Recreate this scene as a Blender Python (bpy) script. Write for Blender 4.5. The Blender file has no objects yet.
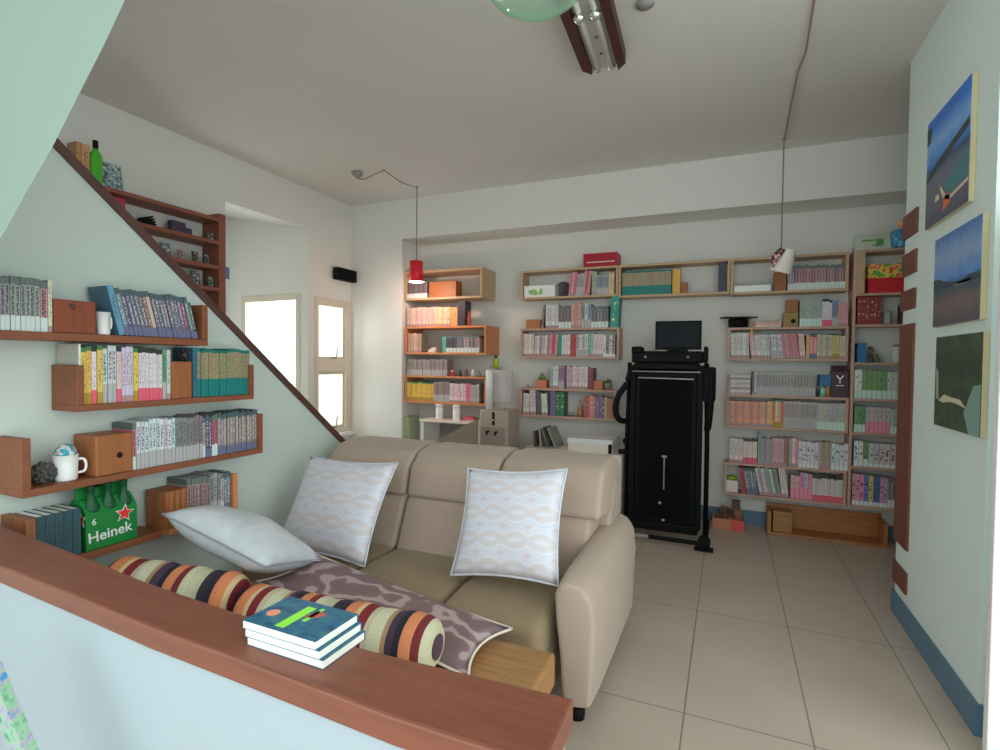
import bpy, bmesh, math, random
from mathutils import Vector, Matrix
random.seed(7)
COL = bpy.context.scene.collection
PI = math.pi

# ------------------------------------------------------------------ camera (room units: metres; X along the back wall, Y into the room)
F_PX, YAW, PITCH, ROLL, EYE = 530.0, 23.3, -1.5, 0.6, 1.5
_y, _p, _r = (math.radians(a) for a in (YAW, PITCH, ROLL))
FW = Vector((-math.sin(_y) * math.cos(_p), math.cos(_y) * math.cos(_p), math.sin(_p)))
_R = Vector((math.cos(_y), math.sin(_y), 0)); _U = _R.cross(FW)
RT = _R * math.cos(_r) + _U * math.sin(_r); UP = -_R * math.sin(_r) + _U * math.cos(_r)
O = Vector((0, 0, EYE))
def P(x, y, axis, val):                      # a measurement of the photo -> the point of a room plane
    d = FW + RT * ((x - 500) / F_PX) - UP * ((y - 375) / F_PX)
    i = 'XYZ'.index(axis)
    return O + d * ((val - O[i]) / d[i])
cam = bpy.data.cameras.new('camera'); camo = bpy.data.objects.new('camera', cam); COL.objects.link(camo)
cam.sensor_width = 36; cam.lens = 36 * F_PX / 1000; cam.clip_start = .02
camo.matrix_world = Matrix(((RT.x, UP.x, -FW.x, O.x), (RT.y, UP.y, -FW.y, O.y), (RT.z, UP.z, -FW.z, O.z), (0, 0, 0, 1)))
bpy.context.scene.camera = camo

# ------------------------------------------------------------------ materials
def lin(v):
    v /= 255
    return v / 12.92 if v <= .04045 else ((v + .055) / 1.055) ** 2.4
GAIN = 1.75
def C(r, g, b, k=GAIN): return tuple(min(.93, lin(c) * k) for c in (r, g, b)) + (1,)
class N:
    def __init__(s, name):
        s.m = bpy.data.materials.new(name); s.m.use_nodes = True; s.t = s.m.node_tree
        s.b = s.t.nodes['Principled BSDF']; s.b.inputs['Roughness'].default_value = .6
    def n(s, kind, **kw):
        x = s.t.nodes.new(kind)
        for k, v in kw.items(): setattr(x, k, v)
        return x
    def l(s, a, b): s.t.links.new(a, b)
    def val(s, x, a):
        if isinstance(a, (int, float)): x.default_value = a
        elif isinstance(a, tuple): x.default_value = a
        else: s.l(a, x)
    def math(s, op, a, b=0.0, c=None):
        x = s.n('ShaderNodeMath', operation=op); s.val(x.inputs[0], a); s.val(x.inputs[1], b)
        if c is not None: s.val(x.inputs[2], c)
        return x.outputs[0]
    def mix(s, f, a, b):
        x = s.n('ShaderNodeMix', data_type='RGBA'); s.val(x.inputs[0], f); s.val(x.inputs[6], a); s.val(x.inputs[7], b)
        return x.outputs[2]
    def ramp(s, f, stops, interp='CONSTANT'):
        x = s.n('ShaderNodeValToRGB'); x.color_ramp.interpolation = interp; e = x.color_ramp.elements
        while len(e) < len(stops): e.new(.5)
        for q, (p, c) in zip(e, stops): q.position = p; q.color = c
        s.val(x.inputs[0], f); return x.outputs[0]
    def coord(s, which='Object', scale=None):
        c = s.n('ShaderNodeTexCoord').outputs[which]
        if scale:
            mp = s.n('ShaderNodeMapping'); mp.inputs['Scale'].default_value = scale; s.l(c, mp.inputs[0]); c = mp.outputs[0]
        return c
    def xyz(s, c):
        x = s.n('ShaderNodeSeparateXYZ'); s.l(c, x.inputs[0]); return x.outputs
    def noise(s, c, sc=5, det=3, out=0, dist=0):
        x = s.n('ShaderNodeTexNoise'); x.inputs['Scale'].default_value = sc; x.inputs['Detail'].default_value = det
        x.inputs['Distortion'].default_value = dist; s.l(c, x.inputs['Vector']); return x.outputs[out]
    def color(s, c, rough=None, metal=None):
        s.val(s.b.inputs['Base Color'], c)
        if rough is not None: s.b.inputs['Roughness'].default_value = rough
        if metal is not None: s.b.inputs['Metallic'].default_value = metal
        return s
    def bump(s, h, strength=.2, dist=.01):
        x = s.n('ShaderNodeBump'); x.inputs['Strength'].default_value = strength; x.inputs['Distance'].default_value = dist
        s.l(h, x.inputs['Height']); s.l(x.outputs[0], s.b.inputs['Normal'])
def shade(c, k): return tuple(min(1, v * k) for v in c[:3]) + (1,)
def plain(name, c, rough=.6, metal=0.0, var=.08, sc=6):
    m = N(name); f = m.noise(m.coord(), sc, 3)
    m.color(m.mix(f, shade(c, 1 - var), shade(c, 1 + var)), rough, metal); return m.m
def wood(name, c, axis=0, var=.3, rough=.5):
    m = N(name); sc = [14, 14, 14]; sc[axis] = 1.2
    co = m.coord('Object', tuple(sc)); f = m.noise(co, 2.5, 5, dist=1.2)
    g = m.noise(co, 9, 3)
    k = m.math('ADD', m.math('MULTIPLY', f, .7), m.math('MULTIPLY', g, .3))
    m.color(m.ramp(k, [(.3, shade(c, 1 - var)), (.5, c), (.7, shade(c, 1 + var * .7))], 'LINEAR'), rough); return m.m
def emit(name, c, strength):
    m = N(name); m.color(c); m.b.inputs['Emission Color'].default_value = c; m.b.inputs['Emission Strength'].default_value = strength
    m.val(m.b.inputs['Roughness'], .4); return m.m
def wallmat(name, c):
    m = N(name); co = m.coord(); f = m.noise(co, 1.3, 4); g = m.noise(co, 60, 2)
    m.color(m.mix(f, shade(c, .96), shade(c, 1.03)), .85); m.bump(g, .05, .004); return m.m
M = {}
M['wall'] = wallmat('wall_paint', (.80, .80, .765, 1))
M['wallcool'] = wallmat('wall_paint_cool', (.75, .87, .85, 1))
M['ceiling'] = wallmat('ceiling_paint', (.74, .715, .685, 1))
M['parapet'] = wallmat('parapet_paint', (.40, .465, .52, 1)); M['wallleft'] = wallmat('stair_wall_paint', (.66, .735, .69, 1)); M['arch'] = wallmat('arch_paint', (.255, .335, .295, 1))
m = N('floor_tiles'); co = m.coord('Object'); br = m.n('ShaderNodeTexBrick', offset=0.0, squash=1.0)
mp = m.n('ShaderNodeMapping'); m.l(co, mp.inputs[0]); mp.inputs['Location'].default_value = (.145, .72, 0); m.l(mp.outputs[0], br.inputs[0])
br.inputs['Scale'].default_value = 1; br.inputs['Brick Width'].default_value = .485; br.inputs['Row Height'].default_value = 1.03
br.inputs['Mortar Size'].default_value = .0035; br.inputs['Mortar'].default_value = C(108, 98, 90)
f = m.noise(co, 2.2, 5); tc = m.mix(f, C(146, 133, 122), C(160, 148, 137)); m.l(tc, br.inputs['Color1']); m.l(tc, br.inputs['Color2'])
m.color(br.outputs[0], .38); M['floor'] = m.m
M['blue'] = plain('blue_grey_skirting', C(72, 98, 118), .5)
M['cap'] = wood('reddish_cap_wood', C(126, 72, 54, 1.05), 0, .22, .45)
M['strip'] = wood('dark_red_strip_wood', C(106, 60, 46, 1.25), 2, .15, .6)
M['stringer'] = wood('stringer_wood', C(72, 46, 40), 0, .2)
M['shelfwood'] = wood('stair_shelf_wood', C(128, 74, 48, 1.25), 0, .25)
M['endwood'] = wood('end_grain_wood', C(140, 88, 56, 1.2), 2, .3)
M['pine'] = wood('pale_pine', C(158, 132, 104), 0, .12)
M['warmpine'] = wood('warm_pine', C(172, 112, 70), 0, .15)
M['pinkpine'] = wood('dusky_pine', C(158, 128, 112), 0, .12)
M['casewood'] = wood('stair_case_wood', C(112, 66, 48), 0, .2)
M['block'] = wood('bookend_wood', C(146, 88, 50, 1.3), 2, .2)
M['blockred'] = wood('red_bookend_wood', C(112, 54, 34), 2, .25)
M['bench'] = wood('bench_wood', C(158, 114, 70, 1.25), 0, .3)
M['trough'] = wood('trough_wood', C(140, 92, 54), 0, .25)
M['white'] = plain('white_gloss', C(205, 206, 205), .35)
M['whiteframe'] = plain('window_frame_white', C(186, 178, 164, 1.5), .45)
M['offwhite'] = plain('off_white_board', C(190, 182, 174), .6)
M['black'] = plain('black_plastic', (.006, .006, .007, 1), .6, 0, .15); M['black'].node_tree.nodes['Principled BSDF'].inputs['Specular IOR Level'].default_value = .15
M['blackmat'] = plain('black_belt', (.005, .005, .006, 1), .8, 0, .2, 30); M['blackmat'].node_tree.nodes['Principled BSDF'].inputs['Specular IOR Level'].default_value = .1
M['steel'] = plain('brushed_steel', (.6, .6, .6, 1), .3, .9)
M['screen'] = plain('dark_screen', (.008, .010, .015, 1), .45); M['screen'].node_tree.nodes['Principled BSDF'].inputs['Specular IOR Level'].default_value = .15
M['red'] = plain('red_shade', C(190, 22, 38), .4)
M['grey'] = plain('grey_plastic', C(120, 118, 115), .5)
M['beige'] = plain('beige_plastic', C(150, 134, 124), .45)
M['cord'] = plain('brown_cord', C(98, 74, 62), .7)
M['pages'] = plain('paper_pages', C(198, 196, 186), .85, 0, .06, 40)
M['greenleaf'] = plain('green_leaf', C(86, 120, 62), .6, 0, .3, 20)
M['pot'] = plain('terracotta_pot', C(168, 104, 78), .7)
M['brownbox'] = plain('brown_card', C(150, 96, 60), .7)
M['darkwood'] = wood('dark_leg_wood', C(60, 28, 22), 2)
M['purple'] = plain('plum_card', C(62, 40, 52), .5)
def fabric(name, c, sc=220, var=.1):
    m = N(name); co = m.coord(); g = m.noise(co, sc, 2); f = m.noise(co, 4, 3)
    m.color(m.mix(m.math('ADD', m.math('MULTIPLY', g, .5), m.math('MULTIPLY', f, .5)), shade(c, 1 - var * 2), shade(c, 1 + var)), .92)
    m.bump(g, .25, .003); m.val(m.b.inputs['Sheen Weight'], .15); return m.m
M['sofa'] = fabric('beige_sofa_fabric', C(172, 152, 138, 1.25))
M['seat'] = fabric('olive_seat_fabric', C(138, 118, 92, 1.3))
# glass
m = N('window_glass'); tr = m.n('ShaderNodeBsdfTransparent'); gl = m.n('ShaderNodeBsdfGlossy'); gl.inputs['Roughness'].default_value = .02
mx = m.n('ShaderNodeMixShader'); mx.inputs[0].default_value = .06; m.l(tr.outputs[0], mx.inputs[1]); m.l(gl.outputs[0], mx.inputs[2])
m.l(mx.outputs[0], m.t.nodes['Material Output'].inputs[0]); M['glass'] = m.m
def clear(name, tint, gloss=.12, alpha=.7):
    m = N(name); tr = m.n('ShaderNodeBsdfTransparent'); tr.inputs[0].default_value = tint
    mx = m.n('ShaderNodeMixShader'); mx.inputs[0].default_value = 1 - alpha
    m.b.inputs['Base Color'].default_value = tint; m.b.inputs['Roughness'].default_value = gloss
    m.l(tr.outputs[0], mx.inputs[1]); m.l(m.b.outputs[0], mx.inputs[2]); m.l(mx.outputs[0], m.t.nodes['Material Output'].inputs[0]); return m.m
M['waterjug'] = clear('clear_jug', (.86, .84, .84, 1), .08, .55)
M['bowl'] = clear('green_glass_bowl', (.62, .90, .72, 1), .06, .55)
M['amber'] = clear('amber_glass', (.7, .4, .2, 1), .1, .4)
M['bulb'] = plain('silvered_bulb', (.75, .75, .72, 1), .12, .8)

# book covers: the object's own colour, a head band, a foot band and printed marks
def cover(name, ink, foot=None, head=None, zi=(.34, .82), amount=.52, sc=(2.2, 1, 16)):
    m = N(name); oi = m.n('ShaderNodeObjectInfo'); g = m.coord('Generated'); x, y, z = m.xyz(g)
    c = oi.outputs['Color']
    mp = m.n('ShaderNodeMapping'); m.l(g, mp.inputs[0]); mp.inputs['Scale'].default_value = sc
    cb = m.n('ShaderNodeCombineXYZ'); m.l(m.math('MULTIPLY', oi.outputs['Random'], 37.0), cb.inputs[2]); m.l(cb.outputs[0], mp.inputs['Location'])
    nz = m.noise(mp.outputs[0], 1.6, 1)
    msk = m.math('MULTIPLY', m.math('GREATER_THAN', nz, amount), m.math('MULTIPLY', m.math('GREATER_THAN', z, zi[0]), m.math('LESS_THAN', z, zi[1])))
    msk = m.math('MULTIPLY', msk, m.math('MULTIPLY', m.math('GREATER_THAN', x, .22), m.math('LESS_THAN', x, .78)))
    c = m.mix(msk, c, ink)
    if foot: c = m.mix(m.math('LESS_THAN', z, foot[0]), c, foot[1])
    if head: c = m.mix(m.math('GREATER_THAN', z, head[0]), c, head[1])
    edge = m.math('ADD', m.math('LESS_THAN', x, .07), m.math('GREATER_THAN', x, .93))
    c = m.mix(m.math('MULTIPLY', edge, .45), c, (.03, .03, .03, 1))
    m.color(c, .5); return m.m
DK = (.03, .03, .04, 1)
CV = {
 'plain': cover('cover_plain', DK, amount=.60),
 'manga': cover('cover_comic', (.12, .10, .14, 1), (.28, C(176, 186, 184)), (.86, C(84, 96, 94)), (.3, .84), .44, (1.4, 1, 20)),
 'pale': cover('cover_pale', (.32, .18, .20, 1), (.12, C(150, 120, 120)), None, (.3, .9), .54),
 'dark': cover('cover_dark', C(170, 160, 160), (.2, C(90, 92, 120)), (.88, C(64, 80, 86)), (.25, .86), .52, (1.6, 1, 14)),
 'gold': cover('cover_gold_teal', C(60, 90, 60), (.38, C(20, 104, 102)), (.93, C(20, 96, 90)), (.4, .9), .56, (1.2, 1, 22)),
 'band': cover('cover_banded', (.10, .10, .12, 1), (.34, C(150, 148, 150)), None, (.4, .9), .50),
 'yellow': cover('cover_yellow', C(120, 60, 20), (.2, C(150, 120, 40)), (.92, C(60, 100, 60)), (.3, .88), .58),
 'pinkfoot': cover('cover_pink_label', C(120, 110, 120), (.24, C(190, 80, 100)), (.90, C(40, 44, 40)), (.3, .86), .58),
 'vol': cover('cover_volume', C(200, 190, 120), None, None, (.15, .9), .60, (1, 1, 7)),
 'binder': cover('cover_binder', (.05, .05, .05, 1), (.14, C(190, 196, 192)), None, (.25, .8), .55, (1, 1, 6)),
 'green': cover('cover_green_box', C(30, 70, 40), (.30, C(170, 190, 182)), None, (.35, .8), .62, (1, 1, 6)),
 'pinkbox': cover('cover_pink_box', C(90, 80, 84), (.45, C(206, 120, 142)), None, (.5, .9), .6, (1, 1, 8)),
}

# ------------------------------------------------------------------ mesh builder
class MB:
    def __init__(s): s.bm = bmesh.new()
    def _fin(s, vs, mat, T):
        if T is not None: bmesh.ops.transform(s.bm, matrix=T, verts=vs)
        fs = set()
        for v in vs: fs.update(v.link_faces)
        for f in fs: f.material_index = mat
        return s
    def box(s, x0, x1, y0, y1, z0, z1, mat=0, T=None):
        r = bmesh.ops.create_cube(s.bm, size=1)['verts']
        for v in r: v.co = Vector((x0 + (v.co.x + .5) * (x1 - x0), y0 + (v.co.y + .5) * (y1 - y0), z0 + (v.co.z + .5) * (z1 - z0)))
        return s._fin(r, mat, T)
    def lathe(s, prof, seg=20, mat=0, T=None):
        rings = []; vs = []
        for r, z in prof:
            if r < 1e-6: ring = [s.bm.verts.new((0, 0, z))]
            else: ring = [s.bm.verts.new((r * math.cos(2 * PI * i / seg), r * math.sin(2 * PI * i / seg), z)) for i in range(seg)]
            rings.append(ring); vs += ring
        for a, b in zip(rings, rings[1:]):
            for i in range(seg):
                j = (i + 1) % seg
                q = [a[i % len(a)], a[j % len(a)], b[j % len(b)], b[i % len(b)]]
                q = [v for k, v in enumerate(q) if v not in q[:k]]
                if len(q) > 2:
                    try: s.bm.faces.new(q)
                    except ValueError: pass
        for ring, flip in ((rings[0], True), (rings[-1], False)):
            if len(ring) > 2 and prof[0] != prof[-1]:
                try: s.bm.faces.new(list(reversed(ring)) if flip else ring)
                except ValueError: pass
        return s._fin(vs, mat, T)
    def shell(s, prof, seg=24, mat=0, T=None):      # open lathe, no end caps
        rings = [[s.bm.verts.new((r * math.cos(2 * PI * i / seg), r * math.sin(2 * PI * i / seg), z)) for i in range(seg)] for r, z in prof]
        for a, b in zip(rings, rings[1:]):
            for i in range(seg): s.bm.faces.new((a[i], a[(i + 1) % seg], b[(i + 1) % seg], b[i]))
        return s._fin([v for r in rings for v in r], mat, T)
    def cyl(s, p, q, r, seg=14, mat=0, r2=None):
        p, q = Vector(p), Vector(q); d = q - p
        T = Matrix.Translation(p) @ d.to_track_quat('Z', 'Y').to_matrix().to_4x4()
        return s.lathe([(r, 0), (r if r2 is None else r2, d.length)], seg, mat, T)
    def tube(s, pts, r, seg=10, mat=0):
        pts = [Vector(p) for p in pts]; rings = []; up = Vector((.13, .31, .94))
        for i, p in enumerate(pts):
            d = (pts[min(i + 1, len(pts) - 1)] - pts[max(i - 1, 0)]).normalized()
            a = d.cross(up).normalized() if abs(d.dot(up)) < .98 else d.cross(Vector((1, 0, 0))).normalized()
            b = d.cross(a)
            rings.append([s.bm.verts.new(p + a * r * math.cos(2 * PI * k / seg) + b * r * math.sin(2 * PI * k / seg)) for k in range(seg)])
        for a, b in zip(rings, rings[1:]):
            for i in range(seg): s.bm.faces.new((a[i], a[(i + 1) % seg], b[(i + 1) % seg], b[i]))
        s.bm.faces.new(list(reversed(rings[0]))); s.bm.faces.new(rings[-1])
        return s._fin([v for r_ in rings for v in r_], mat, None)
    def prism(s, poly, h, mat=0, T=None):           # polygon in local xy, extruded along z
        lo = [s.bm.verts.new((x, y, 0)) for x, y in poly]; hi = [s.bm.verts.new((x, y, h)) for x, y in poly]; n = len(poly)
        s.bm.faces.new(list(reversed(lo))); s.bm.faces.new(hi)
        for i in range(n): s.bm.faces.new((lo[i], lo[(i + 1) % n], hi[(i + 1) % n], hi[i]))
        return s._fin(lo + hi, mat, T)
    def ball(s, c, r, mat=0, sub=3, sc=(1, 1, 1)):
        v = bmesh.ops.create_icosphere(s.bm, subdivisions=sub, radius=1)['verts']
        return s._fin(v, mat, Matrix.Translation(c) @ Matrix.Diagonal((r * sc[0], r * sc[1], r * sc[2], 1)))
    def quad(s, *pts, mat=0):
        vs = [s.bm.verts.new(p) for p in pts]; s.bm.faces.new(vs); return s._fin(vs, mat, None)
    def obj(s, name, mats, parent=None, bevel=0, seg=2, smooth=False, loc=None, rot=None, sub=0, norm=True):
        if norm: bmesh.ops.recalc_face_normals(s.bm, faces=s.bm.faces)
        me = bpy.data.meshes.new(name); s.bm.to_mesh(me); s.bm.free()
        for m in (mats if isinstance(mats, (list, tuple)) else [mats]): me.materials.append(m)
        o = bpy.data.objects.new(name, me); COL.objects.link(o)
        if smooth:
            for p in me.polygons: p.use_smooth = True
        if bevel:
            b = o.modifiers.new('edge', 'BEVEL'); b.width = bevel; b.segments = seg; b.limit_method = 'ANGLE'; b.angle_limit = .6
            b.harden_normals = False
        if sub:
            q = o.modifiers.new('soft', 'SUBSURF'); q.levels = sub; q.render_levels = sub
        if parent: o.parent = parent
        if loc is not None: o.location = loc
        if rot is not None: o.rotation_euler = rot
        return o
def tag(o, label, cat, group=None):
    o['label'] = label; o['category'] = cat
    if group: o['group'] = group
    return o
def thing(name, label, cat, loc=(0, 0, 0), rotz=0, group=None):
    o = bpy.data.objects.new(name, None); COL.objects.link(o); o.location = loc; o.rotation_euler = (0, 0, rotz); o.empty_display_size = .1
    return tag(o, label, cat, group)
def struct(mb, name, mats, parent=None, **kw):
    o = mb.obj(name, mats, parent, **kw)
    if parent is None: o['kind'] = 'structure'
    return o
def RX(a): return Matrix.Rotation(a, 4, 'X')
def RY(a): return Matrix.Rotation(a, 4, 'Y')
def RZ(a): return Matrix.Rotation(a, 4, 'Z')
def TR(*p): return Matrix.Translation(p)

# ------------------------------------------------------------------ room shell
XL, YB, XR, ZC, XFAR = -2.45, 5.45, .96, 3.3, -4.1
struct(MB().box(-5.4, 3.2, -2.8, YB + .1, -.1, 0), 'floor', M['floor'])
struct(MB().box(-5.4, 3.2, -.6, YB + .1, ZC, ZC + .12), 'ceiling', M['ceiling'])
struct(MB().box(-5.4, 3.2, YB, YB + .12, 0, ZC), 'wall_back', M['wall'])
struct(MB().box(XFAR, 3.2, 5.06, YB, 2.86, ZC), 'beam_back', M['wall'])
struct(MB().box(-4.12, -3.39, 5.06, YB, 0, 2.86), 'pillar_back', M['wall'])
struct(MB().box(3.05, 3.2, 2.5, YB, 0, ZC), 'wall_far_right', M['wall'])
struct(MB().box(XR, 3.05, 2.72, 3.90, 0, ZC), 'wall_right', M['wallcool'])
# far wall of the stairwell, with the window recess
struct(MB().box(XFAR - .12, XFAR, -.6, 3.36, 0, ZC), 'wall_stairwell', M['wall'])
struct(MB().box(XFAR - .12, XFAR, 3.36, 5.06, 2.88, ZC), 'beam_stairwell', M['wall'])
g = MB(); g.box(-5.3, -4.1, 4.36, 4.48, 2.2, 2.88); g.box(-5.3, -4.225, 4.36, 4.48, 2.88, ZC); g.box(-5.3, -5.06, 4.36, 4.48, .5, 2.2); g.box(-4.2, -4.1, 4.36, 4.48, .5, 2.2); g.box(-5.3, -4.1, 4.36, 4.48, 0, .5)
struct(g, 'wall_recess_front', M['wall'])
g = MB(); g.box(XFAR - .1, XFAR, 4.48, 5.06, 2.18, 2.88); g.box(XFAR - .1, XFAR, 4.48, 5.06, 0, .66)
struct(g, 'wall_recess_side', M['wall'])
struct(MB().box(-5.4, -5.28, 3.24, 4.48, 0, ZC), 'wall_recess_end', M['wall'])
struct(MB().box(-5.3, -4.22, 3.24, 3.36, 0, ZC), 'wall_recess_return', M['wall'])
g = MB(); g.prism([(-4.107, 2.879), (-5.3, 3.12), (-5.3, 3.2), (-4.107, 2.99)], 1.0, 0, Matrix(((1, 0, 0, 0), (0, 0, 1, 3.36), (0, 1, 0, 0), (0, 0, 0, 1))))
struct(g, 'ceiling_recess', M['white'])
def window(name, fr, gl):
    r = bpy.data.objects.new(name, None); COL.objects.link(r); r['kind'] = 'structure'
    return r
w = window('window_1', None, None)
g = MB()
for a in ((-5.06, -5.0, .5, 2.2), (-4.26, -4.2, .5, 2.2), (-5.0, -4.26, 2.13, 2.2), (-5.0, -4.26, .5, .56)): g.box(a[0], a[1], 4.35, 4.42, a[2], a[3])
g.obj('window_frame', M['whiteframe'], w, bevel=.004)
MB().box(-5.0, -4.26, 4.38, 4.388, .56, 2.13).obj('window_pane', M['glass'], w)
w = window('window_2', None, None)
g = MB()
y0, y1 = 4.46, 5.0
for a in ((y0, y0 + .045, .66, 2.18), (y1 - .05, y1 + .06, .66, 2.18), (y0 + .045, y1 - .05, 2.12, 2.18), (y0 + .045, y1 - .05, .66, .72), (y0 + .045, y1 - .05, 1.36, 1.5)): g.box(XFAR - .05, XFAR + .012, a[0], a[1], a[2], a[3])
g.obj('window_frame', M['whiteframe'], w, bevel=.004)
for a, b in ((.72, 1.36), (1.5, 2.12)):
    g = MB(); p0, p1 = y0 + .045, y1 - .05
    for q in ((p0, p0 + .025, a, b), (p1 - .03, p1, a, b), (p0 + .025, p1 - .03, a, a + .03), (p0 + .025, p1 - .03, b - .03, b)): g.box(XFAR - .035, XFAR - .005, q[0], q[1], q[2], q[3])
    sash = g.obj('sash', M['whiteframe'], w, bevel=.003)
    MB().box(XFAR - .022, XFAR - .016, p0 + .025, p1 - .03, a + .03, b - .03).obj('window_pane', M['glass'], sash)
    g = MB(); g.cyl((XFAR - .004, 4.78, a + .02), (XFAR + .02, 4.78, a + .02), .012); g.cyl((XFAR + .02, 4.78, a + .015), (XFAR + .02, 4.80, a + .13), .007)
    g.box(XFAR - .004, XFAR + .006, 4.70, 4.80, a + .012, a + .028)
    g.obj('window_handle', M['grey'], sash)
MB().box(XFAR - .1, XFAR + .07, 4.42, 5.05, .62, .66).obj('window_sill', M['white'], w, bevel=.005)

# low stair wall with its sloping stringer, and the flight behind it
SL = -.83
def zs(y): return 1.01 + SL * (y - 2.81)
YE = 3.95
g = MB(); g.prism([(-.6, 0), (YE, 0), (YE, max(.05, zs(YE))), (-.2, zs(-.2)), (-.6, zs(-.2))], .1, 0, Matrix(((0, 0, -1, XL), (1, 0, 0, 0), (0, 1, 0, 0), (0, 0, 0, 1))))
struct(g, 'wall_left', M['wallleft'])
g = MB(); L = math.hypot(YE + .2, zs(-.2) - zs(YE)); a = math.atan(SL)
g.box(0, L, -.12, .015, 0, .035)
o = struct(g, 'trim_1', M['stringer']); o.matrix_world = TR(XL, -.2, zs(-.2)) @ RZ(PI / 2) @ RY(-a) @ Matrix.Scale(-1, 4, Vector((0, 1, 0)))
g = MB(); n = 16
for i in range(n):
    yy = YE - .26 * i; g.box(XFAR, XL - .1, yy - .30, yy, max(0, .17 * i - .16 if i else 0), .12 + .17 * i * 1.0)
o = struct(g, 'stair_flight', M['ceiling']); o['kind'] = 'structure'

# near arch wall at the upper left
crv = [P(-60, 330, 'Y', .75), P(0, 240, 'Y', .75), P(27, 191, 'Y', .75), P(52, 148, 'Y', .75), P(80, 92, 'Y', .75), P(103, 47, 'Y', .75), P(125, 0, 'Y', .75), P(160, -70, 'Y', .75), P(205, -150, 'Y', .75)]
poly = [(-2.44, 1.25)] + [(-2.2, 1.42)] + [(p.x, p.z) for p in crv] + [(crv[-1].x + .35, ZC - .001), (-2.44, ZC - .001)]
g = MB(); cen = Vector((-2.6, 0, 3.5))
def back_(x, z): return (cen.x + (x - cen.x) * .80, cen.z + (z - cen.z) * .86)
fr_v = [g.bm.verts.new((x, .75, z)) for x, z in poly]
bk_v = [g.bm.verts.new((max(-2.44, back_(x, z)[0]), .85, min(ZC - .001, back_(x, z)[1])) if 0 < i < len(poly) - 1 else (x, .85, z)) for i, (x, z) in enumerate(poly)]
g.bm.faces.new(fr_v); g.bm.faces.new(list(reversed(bk_v)))
for i in range(len(poly)): g.bm.faces.new((fr_v[i], fr_v[(i + 1) % len(poly)], bk_v[(i + 1) % len(poly)], bk_v[i]))
struct(g, 'wall_arch', M['arch'])

# low curved parapet with its wooden cap
ZP = .92
inner = [(-60, 508), (0, 525), (75, 553), (150, 583), (230, 610), (310, 634), (400, 657), (490, 678), (575, 697)]
outer = [(-60, 545), (0, 566), (75, 596), (150, 627), (230, 656), (310, 686), (390, 716), (450, 736), (545, 766)]
pi_ = [P(x, y, 'Z', ZP) for x, y in inner]; po = [P(x, y, 'Z', ZP) for x, y in outer]
pi_[-1] = P(574, 698, 'Z', ZP)
pi_.insert(0, Vector((XL, pi_[0].y + .03, ZP))); po.insert(0, Vector((XL, po[0].y + .03, ZP)))
def ribbon(A, B, z0, z1):
    g = MB(); n = len(A); V = [[g.bm.verts.new((p.x, p.y, z)) for p in q] for q in (A, B) for z in (z0, z1)]
    a0, a1, b0, b1 = V
    for i in range(n - 1):
        for q in ((a1[i], a1[i + 1], b1[i + 1], b1[i]), (a0[i + 1], a0[i], b0[i], b0[i + 1]), (a0[i], a0[i + 1], a1[i + 1], a1[i]), (b0[i + 1], b0[i], b1[i], b1[i + 1])): g.bm.faces.new(q)
    g.bm.faces.new((a0[0], a1[0], b1[0], b0[0])); g.bm.faces.new((a0[-1], b0[-1], b1[-1], a1[-1])); return g
struct(ribbon(po, pi_, ZP - .05, ZP), 'trim_2', M['cap'], bevel=.006, seg=2)
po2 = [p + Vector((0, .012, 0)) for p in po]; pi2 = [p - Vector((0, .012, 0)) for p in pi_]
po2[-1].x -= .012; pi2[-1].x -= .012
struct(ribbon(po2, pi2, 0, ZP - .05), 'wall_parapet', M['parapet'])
CAPF = lambda x, y: P(x, y, 'Z', ZP)

# skirting, right-wall strips, door leaf
struct(MB().box(-3.39, 3.05, YB - .015, YB, 0, .13), 'baseboard_back', M['blue'])
g = MB(); g.prism([(XR - .015, 2.705), (3.0, 2.705), (3.0, 2.72), (XR, 2.72), (XR, 3.90), (3.0, 3.90), (3.0, 3.915), (XR - .015, 3.915)], .13)
struct(g, 'baseboard_right', M['blue'])
for i, (ya, yb) in enumerate(((210, 236), (250, 274), (288, 309), (323, 548), (564, 586))):
    za, zb = P(915, ya, 'X', XR).z, P(912 if yb < 500 else 905, yb, 'X', XR).z
    if i == 4: za, zb = P(902, ya + 3, 'X', XR).z, P(900, yb, 'X', XR).z
    struct(MB().box(XR - .012, XR + .10, 3.66, 3.912, zb, za), 'trim_%d' % (i + 3), M['strip'])
d = bpy.data.objects.new('door_1', None); COL.objects.link(d); d['kind'] = 'structure'
xd = P(987, 740, 'Y', 2.5).x; MB().box(xd, xd + .9, 2.50, 2.54, .01, 2.1).obj('door_leaf', M['white'], d, bevel=.004)
MB().cyl((xd + .8, 2.499, 1.0), (xd + .8, 2.44, 1.0), .015).obj('door_handle', M['steel'], d)

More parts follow.
